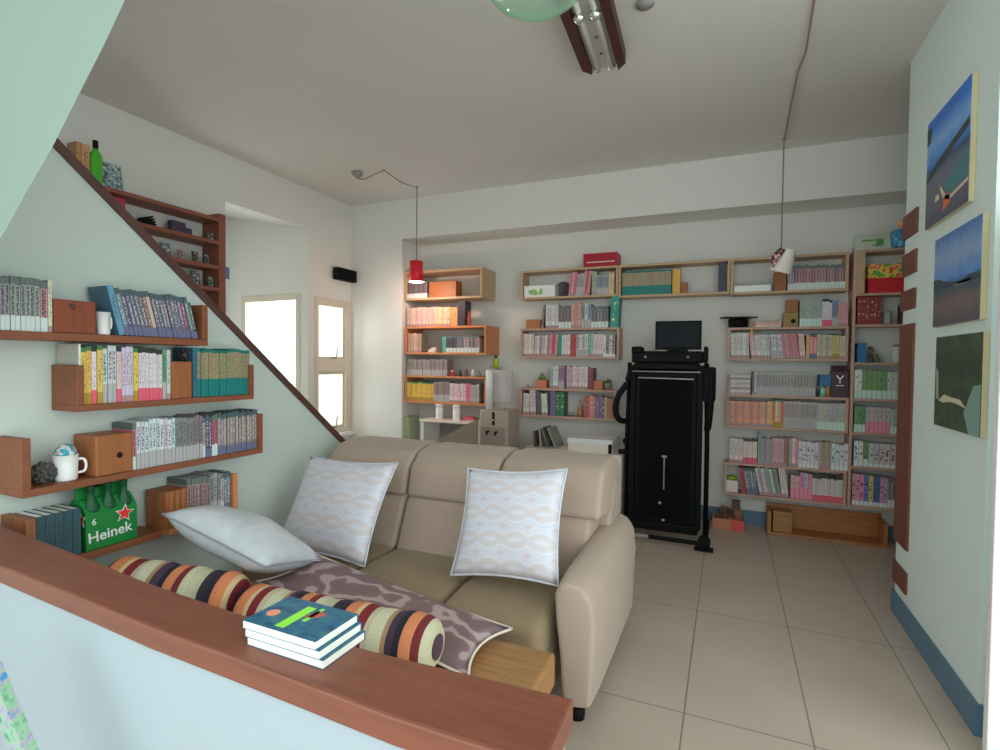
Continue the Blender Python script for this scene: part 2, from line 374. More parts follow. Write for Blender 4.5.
# ------------------------------------------------------------------ frames of reference for shelves
def smooth_pts(pts, n=6):
    pts = [Vector(p) for p in pts]; out = []
    for i in range(len(pts) - 1):
        p0, p1, p2, p3 = pts[max(i - 1, 0)], pts[i], pts[i + 1], pts[min(i + 2, len(pts) - 1)]
        for k in range(n):
            t = k / n; out.append(.5 * (2 * p1 + (p2 - p0) * t + (2 * p0 - 5 * p1 + 4 * p2 - p3) * t * t + (3 * p1 - p0 - 3 * p2 + p3) * t ** 3))
    return out + [pts[-1]]
class Fr:
    def __init__(s, axis, val, rot): s.axis, s.v, s.rot = axis, val, rot
    def at(s, x, y, inset=0.0):
        p = P(x, y, s.axis, s.v + inset * (1 if s.axis == 'Y' else -1)); return (p.x if s.axis == 'Y' else p.y), p.z
    def loc(s, u, n, z): return (u, s.v + n, z) if s.axis == 'Y' else (s.v - n, u, z)
    def h(s, x, y0, y1): return abs(s.at(x, y0)[1] - s.at(x, y1)[1])
DEP = .20
BK = Fr('Y', YB - DEP, 0); BA = Fr('Y', 5.09, 0)
LF = Fr('X', XL + .17, PI / 2)
ST = Fr('X', XFAR + .2, PI / 2)
def shelf(fr, name, label, group, xl, xr, zt=None, zb=None, mat=None, depth=DEP, t=.02, sides='lr', top=True, lift=None, ends=None, back=False):
    """an open box shelf on a wall. xl,xr pixels; zt/zb lists of (x,y) pixels on its front"""
    u0 = fr.at(*xl)[0]; u1 = fr.at(*xr)[0]
    z0 = sum(fr.at(*p)[1] for p in zb) / len(zb); z1 = sum(fr.at(*p)[1] for p in zt) / len(zt)
    r = thing(name, label, 'shelf', fr.loc(u0, 0, z0), fr.rot, group)
    W, H = u1 - u0, z1 - z0; D = depth - .002
    MB().box(0, W, 0, D, 0, t).obj('bottom_board', mat, r, bevel=.002)
    if top: MB().box(0, W, 0, D, H - t, H).obj('top_board', mat, r, bevel=.002)
    hh = H - t if top else H
    if 'l' in sides: MB().box(0, t * (1.0 if ends is None else ends), 0, D, t, hh).obj('side_board', mat, r, bevel=.002)
    if 'r' in sides: MB().box(W - t, W, 0, D, t, hh).obj('side_board', mat, r, bevel=.002)
    return dict(o=r, u0=u0, u1=u1, z0=z0, z=z0 + t, top=z1, t=t)

# ------------------------------------------------------------------ books
ORD = 'first second third fourth fifth sixth seventh eighth ninth tenth eleventh twelfth thirteenth fourteenth fifteenth sixteenth seventeenth eighteenth nineteenth twentieth'.split()
TENS = {2: ('twentieth', 'twenty'), 3: ('thirtieth', 'thirty'), 4: ('fortieth', 'forty')}
def nth(i):
    if i < 20: return ORD[i]
    t, u = divmod(i + 1, 10)
    return TENS[t][0] if u == 0 else TENS[t][1] + '-' + ORD[u - 1]
def book_mesh(style):
    key = 'book_' + style
    if key in bpy.data.meshes: return bpy.data.meshes[key]
    g = MB(); c = .07
    g.box(-.5, .5, 0, .035, 0, 1, 0); g.box(-.5, -.5 + c, .035, 1, 0, 1, 0); g.box(.5 - c, .5, .035, 1, 0, 1, 0)
    g.box(-.5 + c, .5 - c, .035, .975, .012, .985, 1)
    o = g.obj(key, [CV[style], M['pages']]); me = o.data; bpy.data.objects.remove(o); me.name = key; return me
def book(name, style, w, d, h, color, loc, rotz, lean=0.0, label='', group=None, lie=False):
    o = bpy.data.objects.new(name, book_mesh(style)); COL.objects.link(o)
    S = Matrix.Diagonal((w, d, h, 1)); T = TR(*loc) @ RZ(rotz)
    if lie: T = T @ TR(-h / 2, 0, w / 2) @ RY(PI / 2)
    elif lean: T = T @ RY(lean) @ TR(0, 0, abs(math.sin(lean)) * w / 2)
    o.matrix_world = T @ S; o.color = color
    return tag(o, label, 'book', group)
NAMES = {'manga': 'comic_book', 'pale': 'paperback_book', 'dark': 'comic_book', 'gold': 'encyclopedia_volume', 'band': 'paperback_book', 'yellow': 'comic_book', 'pinkfoot': 'comic_book',
         'vol': 'encyclopedia_volume', 'binder': 'binder', 'green': 'box_file', 'pinkbox': 'box_file', 'plain': 'hardback_book'}
WORDS = {'comic_book': 'comic book', 'paperback_book': 'paperback', 'encyclopedia_volume': 'encyclopedia volume', 'binder': 'binder', 'box_file': 'box file', 'hardback_book': 'book'}
def row(fr, x0, x1, z, specs, phrase, group, inset=.012, depth=.14, lean=0.0, ybase=None, jit=.03, start=0):
    """specs: (count, adjective, colours, height px (top,bottom at x) or metres, style, weight[, lean])"""
    ym = ybase
    u0 = fr.at(x0, ym, inset)[0]; u1 = fr.at(x1, ym, inset)[0]
    gap, prev = [], None
    for s in specs:
        ln = s[6] if len(s) > 6 else lean; gap.append(0 if prev is None else max(0, math.tan(prev) - math.tan(ln)) * s[3] * 1.03); prev = ln
    tot = sum(s[0] * s[5] for s in specs); u = u0; k = start; u1 -= sum(gap)
    for s, gp_ in zip(specs, gap):
        u += gp_
        cnt, adj, cols, h, style, wt = s[:6]; ln = s[6] if len(s) > 6 else lean
        cols = cols if isinstance(cols, list) else [cols]
        for j in range(cnt):
            cw = (u1 - u0) * wt / tot; hh = h * (1 + random.uniform(-jit, jit)); w = cw * math.cos(ln) * .985
            cc = cols[j % len(cols)]; gy = sum(cc) / 3 * .6 + 50; c = C(*[max(0, min(255, v * .74 + gy * .26 + random.uniform(-8, 8))) for v in cc])
            nm = NAMES[style]
            book(nm, style, w, depth * random.uniform(.97, 1.0), hh, c, fr.loc(u + cw / 2 , inset + random.uniform(0, .006), z + .0005), fr.rot, ln,
                 '%s %s, %s from the left %s' % (adj, WORDS[nm], nth(k), phrase), group)
            u += cw; k += 1
    return k
def stackbooks(fr, x0, x1, z, items, phrase, group, inset=.02, ybase=None, depth=.14):
    u0 = fr.at(x0, ybase, inset)[0]; u1 = fr.at(x1, ybase, inset)[0]; n = len(items); up = 'topmost'
    for i, (t, c, style, adj) in enumerate(items):
        pos = 'lowest' if i == 0 else ('topmost' if i == n - 1 else nth(i) + ' from the bottom')
        book(NAMES[style], style, t, depth, (u1 - u0) * random.uniform(.96, 1), C(*c), fr.loc((u0 + u1) / 2, inset, z + .0005), fr.rot, 0,
             '%s %s lying flat, %s %s' % (adj, WORDS[NAMES[style]], pos, phrase), group, lie=True)
        z += t + .0008
def blockbox(fr, name, label, cat, x0, x1, z, h, mat, yb, inset=.01, depth=.14, bevel=.003, group=None, extra=None):
    u0 = fr.at(x0, yb, inset)[0]; u1 = fr.at(x1, yb, inset)[0]
    g = MB(); W = u1 - u0; g.box(-W / 2, W / 2, 0, depth, 0, h)
    o = g.obj(name, mat, None, bevel=bevel, loc=fr.loc((u0 + u1) / 2, inset, z + .0005), rot=(0, 0, fr.rot))
    return tag(o, label, cat, group), W
def onshelf(fr, x, z, yb, inset=.06):
    return fr.loc(fr.at(x, yb, inset)[0], inset, z + .0005)

W1, W2, W3 = (172, 178, 178), (196, 190, 188), (150, 152, 152)
PK, PK2, RD, OR = (186, 130, 140), (176, 96, 118), (160, 56, 66), (206, 128, 88)
GN, TL, NV, DKC = (70, 116, 84), (40, 132, 124), (50, 60, 92), (58, 52, 58)
YL = (206, 168, 52)

# ---------- stair wall shelves
def uend(x, y): return (x, y)
s1 = shelf(LF, 'wall_shelf', 'long reddish wooden wall shelf, topmost on the stair wall, running off the picture edge', 'stair wall shelves', (-70, 338), (208, 342), [(204, 305)], [(0, 341), (205, 344)], M['shelfwood'], .168, .03, 'r', False)
gp = 'comics on the stair wall'
k = row(LF, -5, 41, s1['z'], [(9, 'grey-green', [(140, 152, 146), (128, 140, 136)], LF.h(30, 281, 334), 'manga', 1)], 'on the topmost stair-wall shelf', gp, ybase=334)
k = row(LF, 41, 53, s1['z'], [(1, 'orange-pink', (180, 120, 110), LF.h(50, 283, 334), 'manga', 1.4), (1, 'cream', (190, 184, 160), LF.h(50, 283, 334), 'pale', .8)], 'on the topmost stair-wall shelf', gp, ybase=334, start=k)
b, W = blockbox(LF, 'bookend_block', 'dark red-brown wooden bookend block beside the white tumbler', 'bookend', 54, 96, s1['z'], LF.h(75, 302, 335), M['blockred'], 335)
MB().lathe([(0, .0), (.012, 0), (.008, .004), (0, .004)], 14, 0, TR(-.01, -.0005, LF.h(75, 302, 335) * .8) @ RX(PI / 2)).obj('knot', M['stringer'], b)
def mug(fr, x, z, yb, r, h, label, mat, inset=.05, handle=True, name='mug', cat='mug', ang=0):
    t = thing(name, label, cat, onshelf(fr, x, z, yb, inset), fr.rot)
    g = MB(); g.lathe([(0, 0), (r * .86, 0), (r * .9, .004), (r, h), (r * .92, h), (r * .84, .008), (0, .008)], 24); g.obj('cup_body', mat, t, smooth=True)
    if handle:
        pts = [Vector((math.cos(ang) * q, -math.sin(ang) * q, zz)) for q, zz in ((r * .9, h * .78), (r * 1.35, h * .78), (r * 1.55, h * .55), (r * 1.4, h * .3), (r * .88, h * .25))]
        MB().tube(smooth_pts(pts, 5), r * .12).obj('cup_handle', mat, t, smooth=True)
    return t
mug(LF, 103.5, s1['z'], 337, .025, LF.h(105, 313, 336), 'white tumbler on the topmost stair-wall shelf, before the leaning comics', M['white'], .035, True, ang=1.35)
row(LF, 120, 199, s1['z'], [(1, 'broad blue-covered', (60, 130, 160), LF.h(130, 289, 337), 'plain', 1.5), (1, 'blue and skin-toned', (70, 110, 140), LF.h(130, 290, 337), 'dark', 1.2), (5, 'dark blue', [(60, 74, 100), (76, 80, 104)], LF.h(150, 292, 338), 'dark', 1), (2, 'dark red', [(128, 52, 62), (170, 150, 120)], LF.h(150, 292, 338), 'dark', 1),
    (5, 'dusky purple', [(88, 82, 108), (70, 90, 96)], LF.h(165, 294, 338), 'dark', 1), (3, 'teal-grey', [(70, 108, 106), (100, 60, 88), (80, 90, 110)], LF.h(180, 295, 338), 'dark', 1), (2, 'crimson', [(140, 34, 72), (60, 130, 110)], LF.h(190, 297, 338), 'dark', 1), (1, 'near-black', (50, 40, 56), LF.h(190, 300, 338), 'dark', 1)],
    'in the leaning topmost stair-wall row', gp, ybase=338, lean=-.24, depth=.13)
s2 = shelf(LF, 'wall_shelf', 'reddish wooden wall shelf, second from the top on the stair wall', 'stair wall shelves', (77, 408), (254, 397), [(77, 366), (252, 364)], [(80, 412), (254, 399)], M['shelfwood'], .168, .026, 'lr', False)
k = row(LF, 79, 171, s2['z'], [(1, 'white-covered', (200, 196, 190), LF.h(85, 346, 405), 'plain', .5), (2, 'yellow', YL, LF.h(100, 347, 404), 'yellow', 1.1), (1, 'white and red', W2, LF.h(100, 346, 403), 'pinkfoot', 1), (1, 'yellow', YL, LF.h(100, 346, 403), 'yellow', 1.2), (3, 'white', W1, LF.h(110, 346, 402), 'band', 1), (1, 'orange-headed', (200, 170, 160), LF.h(115, 346, 402), 'pinkfoot', 1.1), (3, 'pale lilac', (176, 170, 186), LF.h(120, 345, 401), 'pale', .9), (1, 'yellow', YL, LF.h(130, 345, 400), 'yellow', 1.1),
    (7, 'white and pink', [(188, 182, 186), (190, 176, 184)], LF.h(145, 346, 399), 'pinkfoot', .85), (1, 'green and white', (60, 140, 100), LF.h(163, 347, 398), 'band', 1), (1, 'white', W1, LF.h(163, 347, 398), 'pale', 1)], 'on the second stair-wall shelf', gp, ybase=402)
b, W = blockbox(LF, 'bookend_block', 'square wooden bookend block with a black beaded ball on top', 'bookend', 172, 192, s2['z'], LF.h(182, 363, 400), M['block'], 400)
zb = s2['z'] + LF.h(182, 363, 400)
g = MB()
for i in range(26):
    a = i * 2.4; zz = -1 + 2 * (i + .5) / 26; rr = math.sqrt(1 - zz * zz); g.ball((.026 * rr * math.cos(a), .026 * rr * math.sin(a), .032 + .026 * zz), .007, 0, 1)
g.ball((0, 0, .032), .026, 0, 2)
tag(g.obj('beaded_ball', plain('dark_beads', C(44, 36, 36), .4), loc=Vector(onshelf(LF, 185, zb, 362, .06)), smooth=True), 'small dark beaded ball on the wooden bookend, second stair-wall shelf', 'ornament')
k = row(LF, 193, 250, s2['z'], [(1, 'dark blue', (30, 84, 110), LF.h(200, 350, 399), 'plain', 1.2), (15, 'gold and teal', (136, 124, 84), LF.h(220, 350, 397), 'gold', 1)], 'of the teal set, second stair-wall shelf', 'teal and gold set on the stair wall', ybase=398)
s3 = shelf(LF, 'wall_shelf', 'long wooden wall shelf with the mugs, third from the top on the stair wall', 'stair wall shelves', (22, 493), (263, 452), [(25, 437), (261, 415)], [(28, 496), (263, 454)], M['shelfwood'], .168, .028, 'lr', False)
g = MB()
for i in range(40):
    a = i * 2.4; zz = -1 + 2 * (i + .5) / 40; rr = math.sqrt(1 - zz * zz); g.ball((.036 * rr * math.cos(a), .036 * rr * math.sin(a), .040 + .034 * zz), .010, 0, 1)
g.ball((0, 0, .04), .036, 0, 2)
tag(g.obj('stone_ornament', plain('dark_stone', C(66, 66, 62), .7, 0, .4, 40), loc=onshelf(LF, 43.5, s3['z'], 487, .07)), 'knobbly dark round ornament at the end of the mug shelf', 'ornament')
t = mug(LF, 66, s3['z'], 481, .040, LF.h(66, 456, 482), 'white mug holding a blue and red ball, on the third stair-wall shelf', M['white'], .06, ang=.5)
hm = LF.h(66, 456, 482)
m = N('patterned_ball'); g3 = m.noise(m.coord('Object'), 40, 2); m.color(m.ramp(g3, [(.3, C(40, 120, 150)), (.5, C(40, 130, 140)), (.56, C(206, 206, 200)), (.62, C(190, 50, 56))], 'LINEAR'), .5)
tag(MB().ball((0, 0, hm + .008), .034).obj('patterned_ball', m.m, loc=onshelf(LF, 66, s3['z'], 481, .06), smooth=True), 'blue ball with a red patch sitting in the white mug', 'ball')
b, W = blockbox(LF, 'bookend_block', 'big square honey-wood bookend block with a dark knot hole', 'bookend', 96, 133, s3['z'], LF.h(112, 433, 473), M['block'], 474, .004, .15, bevel=.006)
MB().ball((0, 0, 0), .012, 0, 2, (1, .25, 1)).obj('knot_hole', M['black'], b, loc=(.018, -.001, .075))
k = row(LF, 133.5, 258, s3['z'], [(1, 'pink-sided', (200, 90, 110), LF.h(140, 423, 470), 'manga', .8), (10, 'white', [(186, 190, 192), (170, 178, 184)], LF.h(150, 423, 470), 'band', .95), (8, 'grey', [(118, 106, 112), (108, 102, 110)], LF.h(180, 421, 465), 'band', .95), (1, 'cream', (180, 168, 140), LF.h(190, 420, 462), 'manga', .7), (2, 'navy', NV, LF.h(200, 419, 461), 'dark', .9), (2, 'deep pink', (176, 70, 96), LF.h(200, 419, 461), 'manga', .9),
    (14, 'mottled grey', [(130, 112, 108), (104, 98, 96), (140, 120, 114), (112, 100, 92)], LF.h(230, 417, 457), 'dark', .95)], 'on the third stair-wall shelf', gp, ybase=464)
s4 = shelf(LF, 'wall_shelf', 'short wooden wall shelf above the silver cushion on the stair wall', 'stair wall shelves', (170, 530), (238, 516), [(236, 474)], [(190, 528), (237, 516)], M['warmpine'], .168, .024, 'r', False)
b, W = blockbox(LF, 'bookend_block', 'ridged light-wood bookend block on the short lowest shelf', 'bookend', 166, 187, s4['z'], LF.h(178, 491, 528), M['block'], 525)
g = MB()
for i in range(3): g.box(-W / 2 + W * (.18 + .28 * i), -W / 2 + W * (.30 + .28 * i), -.004, 0, 0, LF.h(178, 491, 528))
g.obj('ridge', M['trough'], b)
k = row(LF, 188, 231, s4['z'], [(6, 'pinkish', [(164, 124, 118), (150, 110, 108)], LF.h(205, 478, 520), 'manga', 1), (3, 'grey', [(120, 118, 122), (140, 140, 140)], LF.h(220, 475, 516), 'band', 1), (1, 'white', W2, LF.h(225, 475, 515), 'manga', .8), (2, 'blue-grey', (92, 96, 124), LF.h(228, 474, 513), 'dark', 1)], 'on the short lowest stair-wall shelf', gp, ybase=518)
# lowest shelf with the beer carton
zl5 = .735; ua = LF.at(26, 520)[0]; ub = 1.55
r = thing('wall_shelf', 'low wooden shelf on the stair wall carrying the green beer carton', 'shelf', LF.loc(ua, 0, zl5 - .028), PI / 2, 'stair wall shelves')
MB().box(0, ub - ua, 0, .168, 0, .028).obj('bottom_board', M['shelfwood'], r, bevel=.002)
MB().box(0, .03, 0, .168, .028, .21).obj('side_board', M['endwood'], r, bevel=.002)
for j in range(5):
    book('hardback_book', 'plain', .028, .14, .18, C(36, 66, 74), LF.loc(ua + .05 + .029 * j, .012, zl5 + .0005), PI / 2, 0, 'dark teal book, %s from the wooden end, beside the beer carton' % ORD[j], 'dark books beside the carton')
yc = .5 * (P(88, 550, 'X', XL + .18).y + P(137, 545, 'X', XL + .18).y) + .01
ct = thing('beer_carton', 'green six-bottle beer carton with red star on a low shelf', 'carton', (XL + .092, yc, zl5 + .001), PI / 2)
CG = plain('carton_green', C(16, 104, 44), .45); CG2 = plain('carton_dark_green', C(10, 66, 34), .5); CW = plain('carton_white', C(190, 206, 190), .5); CR = plain('star_red', C(206, 36, 40), .45)
hw = .098; dd = .068
g = MB(); g.box(-hw, hw, -dd, dd, 0, .145)
g.prism([(-dd, .145), (dd, .145), (.022, .195), (-.022, .195)], 2 * hw, 0, Matrix(((0, 0, 1, -hw), (1, 0, 0, 0), (0, 1, 0, 0), (0, 0, 0, 1))))
g.obj('carton_body', CG, ct, bevel=.003)
g = MB(); g.box(-hw, hw, -.004, .004, .19, .235); g.box(-hw, -hw + .05, -.004, .004, .235, .25); g.box(hw - .06, hw - .02, -.004, .004, .235, .25); g.obj('carton_handle', CG, ct, bevel=.002)
for sx in (-1, 0, 1):
    for sy in (-1, 1):
        b = MB().lathe([(.03, .13), (.03, .15), (.013, .19), (.0125, .225), (.014, .226), (.014, .238), (0, .238)], 14).obj('bottle', CG2, ct, loc=(sx * .062, sy * .036, .012), smooth=True)
def star(r, q=.42): return [((r if i % 2 == 0 else r * q) * math.sin(PI * i / 5), (r if i % 2 == 0 else r * q) * math.cos(PI * i / 5)) for i in range(10)]
FACE = Matrix(((1, 0, 0, 0), (0, 0, -1, 0), (0, 1, 0, 0), (0, 0, 0, 1)))
g = MB(); T = TR(.045, -dd - .001, .118) @ FACE @ RZ(-.12); g.prism(star(.040), .001, 0, T); g.prism(star(.033), .0018, 1, T); g.obj('star_mark', [CW, CR], ct)
g = MB(); T = TR(-hw - .001, -.035, .125) @ RZ(-PI / 2) @ FACE; g.prism(star(.036), .001, 0, T); g.prism(star(.03), .0018, 1, T); g.obj('star_mark', [CW, CR], ct)
def text(s, size, mat, name, parent, T, ext=.0006):
    cu = bpy.data.curves.new(name, 'FONT'); cu.body = s; cu.size = size; cu.extrude = ext; cu.offset = size * .012
    o = bpy.data.objects.new(name, cu); COL.objects.link(o)
    dg = bpy.context.evaluated_depsgraph_get(); me = bpy.data.meshes.new_from_object(o.evaluated_get(dg)); bpy.data.objects.remove(o)
    q = bpy.data.objects.new(name, me); COL.objects.link(q); me.materials.clear(); me.materials.append(mat); q.parent = parent; q.matrix_local = T; return q
text('Heinek', .058, CW, 'lettering', ct, TR(-hw + .006, -dd - .001, .030) @ FACE @ RZ(.06))
text('6', .034, CW, 'lettering', ct, TR(-.078, -dd - .001, .100) @ FACE)
text('en', .058, CW, 'lettering', ct, TR(hw + .001, -dd + .01, .04) @ RZ(PI / 2) @ FACE)

# ---------- stair bookcase high on the stairwell wall
bc = thing('stair_bookcase', 'reddish wooden bookcase high on the stairwell wall', 'bookcase', ST.loc(1.9, 0, 0), PI / 2)
zt = [2.66, 2.47, 2.265, 2.085, 1.895]; yl = [1.9, 2.28, 2.45, 2.6, 2.74]
for z_, y_ in zip(zt, yl): MB().box(y_ - 1.9, 1.235, 0, .198, z_ - .03, z_).obj('shelf_board', M['casewood'], bc, bevel=.002)
MB().box(1.235, 1.30, 0, .198, 1.55, 2.70).obj('post', M['casewood'], bc, bevel=.003)
MB().box(.35, .38, 0, .19, 2.35, 2.63).obj('divider', M['casewood'], bc)
def pt(x, z_, d=.05): return ST.loc(ST.at(x, 200, d)[0], d, z_ + .0005)
def card(x, z_, w, h, c, label, tilt=0, name='postcard', mat=None, fr=True, d=.05):
    t = thing(name, label, 'picture', pt(x, z_, d), PI / 2, 'small pictures on the stair bookcase')
    T = TR(0, 0, .0022) @ RX(-.18)
    g = MB(); g.box(-w / 2, w / 2, 0, .008, 0, h, 0, T); g.obj('picture_frame' if fr else 'picture_card', plain('card_edge', C(*c)), t)
    mm = N('card_picture'); q = mm.noise(mm.coord('Object'), 45, 3); mm.color(mm.ramp(q, [(.35, C(*[v * .5 for v in c])), (.5, C(*c)), (.62, C(176, 174, 170))], 'LINEAR'), .5)
    g = MB(); g.box(-w / 2 + .008, w / 2 - .008, -.002, 0, .008, h - .008, 0, T); g.obj('picture_print', mm.m, t)
    return t
cardspec = [(152, 1, .05, .10, (64, 84, 66), 'green'), (166, 1, .08, .11, (86, 100, 108), 'blue-grey'), (182, 1, .06, .08, (120, 96, 110), 'mauve'), (196, 1, .05, .09, (48, 40, 38), 'black'), (207, 1, .05, .09, (60, 50, 56), 'plum'),
            (176, 2, .06, .10, (78, 56, 50), 'brown'), (196, 2, .08, .12, (80, 80, 84), 'grey'), (211, 2, .05, .09, (70, 86, 84), 'teal-grey'), (191, 3, .05, .09, (62, 50, 44), 'dark'), (200, 3, .04, .09, (84, 64, 46), 'tan'), (209, 3, .05, .10, (116, 82, 52), 'ochre'), (211, 0, .06, .07, (76, 74, 72), 'slate')]
rown = ['top', 'second', 'third', 'lowest']
for x, r_, w_, h_, c, cn in cardspec: card(x, zt[r_ + 1], w_, h_, c, 'small %s picture standing on the %s visible tier of the stair bookcase' % (cn, rown[r_]))
g = MB()
for i in range(5):
    g.prism([(0, 0), (.13, -.008), (.14, .004), (.02, .02)], .006, 0, TR(-.06, .02 + .004 * i, .01) @ FACE @ RZ(.15 * i - .1))
tag(g.obj('feather_fan', M['black'], loc=pt(148, zt[1] + .012, .05), rot=(0, 0, PI / 2)), 'small black feather fan lying on the stair bookcase', 'ornament')
g = MB(); g.box(-.075, .04, 0, .05, 0, .09); g.box(.04, .1, .01, .05, 0, .06)
tag(g.obj('trinket_box', plain('violet_box', C(58, 46, 66)), loc=pt(181, zt[1], .05), rot=(0, 0, PI / 2), bevel=.003), 'dark violet trinket box on the stair bookcase, under its top board', 'box')
g = MB(); g.box(-.08, .05, 0, .1, 0, .15)
tag(g.obj('gift_box', plain('magenta_box', C(150, 44, 76)), loc=pt(118, zt[1], .05), rot=(0, 0, PI / 2), bevel=.003), 'magenta box tucked under the top board of the stair bookcase', 'box')
for i, (x, c) in enumerate(((79, (160, 116, 82)), (86, (176, 128, 92)))):
    book('hardback_book', 'plain', .05 if i else .03, .1, .25, C(*c), pt(x, zt[0], .05), PI / 2, 0, ('narrower' if i == 0 else 'wider') + ' tan book beside the green bottle above the stairs', 'tan books above the stairs')
bt = thing('wine_bottle', 'tall bright green bottle with dark cap above the stairs', 'bottle', pt(96, zt[0], .06), PI / 2)
MB().lathe([(0, 0), (.036, 0), (.038, .01), (.038, .19), (.03, .215), (.014, .24), (.014, .26)], 20).obj('bottle_body', plain('bright_green_glass', C(62, 150, 40), .15), bt, smooth=True)
MB().lathe([(.016, .245), (.016, .30), (0, .30)], 16).obj('bottle_cap', M['black'], bt)
card(113, zt[0], .15, .19, (104, 136, 138), 'pale blue framed picture on top of the stair bookcase', d=.05)
tag(MB().box(-.01, .0, -.02, .02, -.05, .05).obj('wall_switch', plain('blue_switch', C(70, 100, 130)), loc=(XFAR + .2, 3.215, 2.22)), 'small blue card fixed to the outer edge of the bookcase post', 'card')

# ---------- back wall, bay beside the pillar
gA = 'shelves beside the pillar'
a1 = shelf(BA, 'wall_shelf', 'pale wooden open box shelf above the red lamp bay, highest beside the pillar', gA, (405, 290), (482, 285), [(470, 267.5)], [(410, 301), (475, 297)], M['pine'], t=.022, depth=YB - 5.09)
row(BA, 407, 427, a1['z'], [(8, 'dark small', [(88, 70, 72), (110, 92, 92)], BA.h(415, 281, 298), 'manga', 1)], 'in the highest pillar-bay box', 'dark small comics behind the red lamp', ybase=298)
blockbox(BA, 'wooden_crate', 'brown wooden box inside the highest shelf beside the pillar', 'box', 429, 456, a1['z'], BA.h(440, 281, 297), M['block'], 297, .02, .14)
a2 = shelf(BA, 'wall_shelf', 'orange-lit wooden box shelf beside the pillar, middle of three', gA, (405, 345), (486, 340), [(405, 327), (480, 325)], [(405, 355), (480, 354)], M['warmpine'], t=.022, depth=YB - 5.09)
a3 = shelf(BA, 'wall_shelf', 'orange-lit wooden box shelf with yellow comics, lowest beside the pillar', gA, (405, 390), (486, 390), [(405, 376), (480, 376)], [(405, 403), (480, 405)], M['warmpine'], t=.022, depth=YB - 5.09)
row(BA, 407, 450, a2['top'], [(11, 'pale pink', [(206, 166, 152), (196, 150, 140)], BA.h(425, 307, 326), 'pale', 1), (5, 'pale orange', [(222, 168, 116), (214, 180, 150)], BA.h(440, 307, 326), 'pale', 1)], 'on top of the middle pillar-bay box', 'pale books under the red lamp', ybase=326)
row(BA, 450, 465, a2['top'], [(1, 'thick orange', (216, 130, 66), BA.h(453, 306, 325), 'plain', 1), (1, 'tall black', (40, 38, 40), BA.h(460, 302, 326), 'plain', 1)], 'beside the red bottle', 'thick books under the red lamp', ybase=326)
t = thing('drink_bottle', 'small coral red bottle beside the tall black book', 'bottle', onshelf(BA, 468.5, a2['top'], 325, .06))
MB().lathe([(0, 0), (.02, 0), (.021, .1), (.012, .13), (.012, .15)], 16).obj('bottle_body', plain('coral', C(206, 92, 80), .3), t, smooth=True); MB().lathe([(.013, .148), (.013, .165), (0, .165)], 12).obj('bottle_cap', M['red'], t)
k = row(BA, 408, 421, a2['z'], [(5, 'pink', [(196, 128, 112), (150, 150, 120), (204, 150, 134)], BA.h(412, 334, 353), 'pale', 1)], 'inside the middle pillar-bay box', 'books in the middle pillar-bay box', ybase=352)
row(BA, 442, 479, a2['z'], [(1, 'turquoise', (60, 170, 150), BA.h(444, 336, 352), 'plain', 1), (3, 'dark', DKC, BA.h(450, 335, 352), 'manga', 1), (6, 'grey-violet', [(140, 118, 130), (110, 104, 122), (178, 160, 164)], BA.h(465, 335, 352), 'manga', 1)], 'inside the middle pillar-bay box', 'books in the middle pillar-bay box', ybase=352, start=k)
tag(MB().box(-.05, .04, 0, .06, 0, .035).box(-.02, .04, .01, .05, .035, .055).obj('tissue_box', M['offwhite'], loc=onshelf(BA, 432, a2['z'], 352, .03), bevel=.004), 'small cream box between the pink and turquoise books', 'box')
row(BA, 407, 447, a3['top'], [(18, 'slim grey', [(128, 112, 112), (150, 134, 130)], BA.h(425, 359, 375), 'band', 1)], 'on top of the lowest pillar-bay box', 'slim grey comics beside the pillar', ybase=374)
def figurine(x, z, yb, label, c1, c2, h=.075, inset=.05, fr=None, name='figurine'):
    fr = fr or BA
    t = thing(name, label, 'figurine', onshelf(fr, x, z, yb, inset), fr.rot)
    MB().lathe([(0, 0), (.022, 0), (.024, .01), (.02, h * .5), (.01, h * .62), (0, h * .64)], 14).obj('figurine_body', plain('fig', C(*c1)), t, smooth=True)
    MB().ball((0, 0, h * .74), h * .2).obj('figurine_head', plain('fig', C(*c2)), t, smooth=True)
    MB().lathe([(h * .19, h * .8), (h * .15, h * .9), (0, h * 1.05)], 12).obj('figurine_hat', plain('fig', C(*c1)), t, smooth=True)
figurine(452, a3['top'], 375, 'small red and white figurine on the lowest pillar-bay box', (180, 40, 40), (210, 196, 186))
figurine(460, a3['top'], 375, 'small dark figurine, second in the row beside the grey comics', (60, 54, 50), (96, 80, 72))
figurine(466, a3['top'], 375, 'small brown figurine between the dark figurine and white jar', (92, 76, 70), (110, 92, 84), .085)
t = thing('jar', 'small white jar on the lowest pillar-bay box', 'jar', onshelf(BA, 473, a3['top'], 375, .05)); MB().lathe([(0, 0), (.018, 0), (.018, .055), (.012, .065), (.012, .08), (0, .08)], 14).obj('jar_body', M['white'], t, smooth=True)
MB().lathe([(.013, .078), (.013, .088), (0, .088)], 12).obj('jar_lid', M['grey'], t)
figurine(479, a3['top'], 375, 'small green-grey figurine nearest the lime bottle', (110, 120, 104), (150, 150, 140), .06)
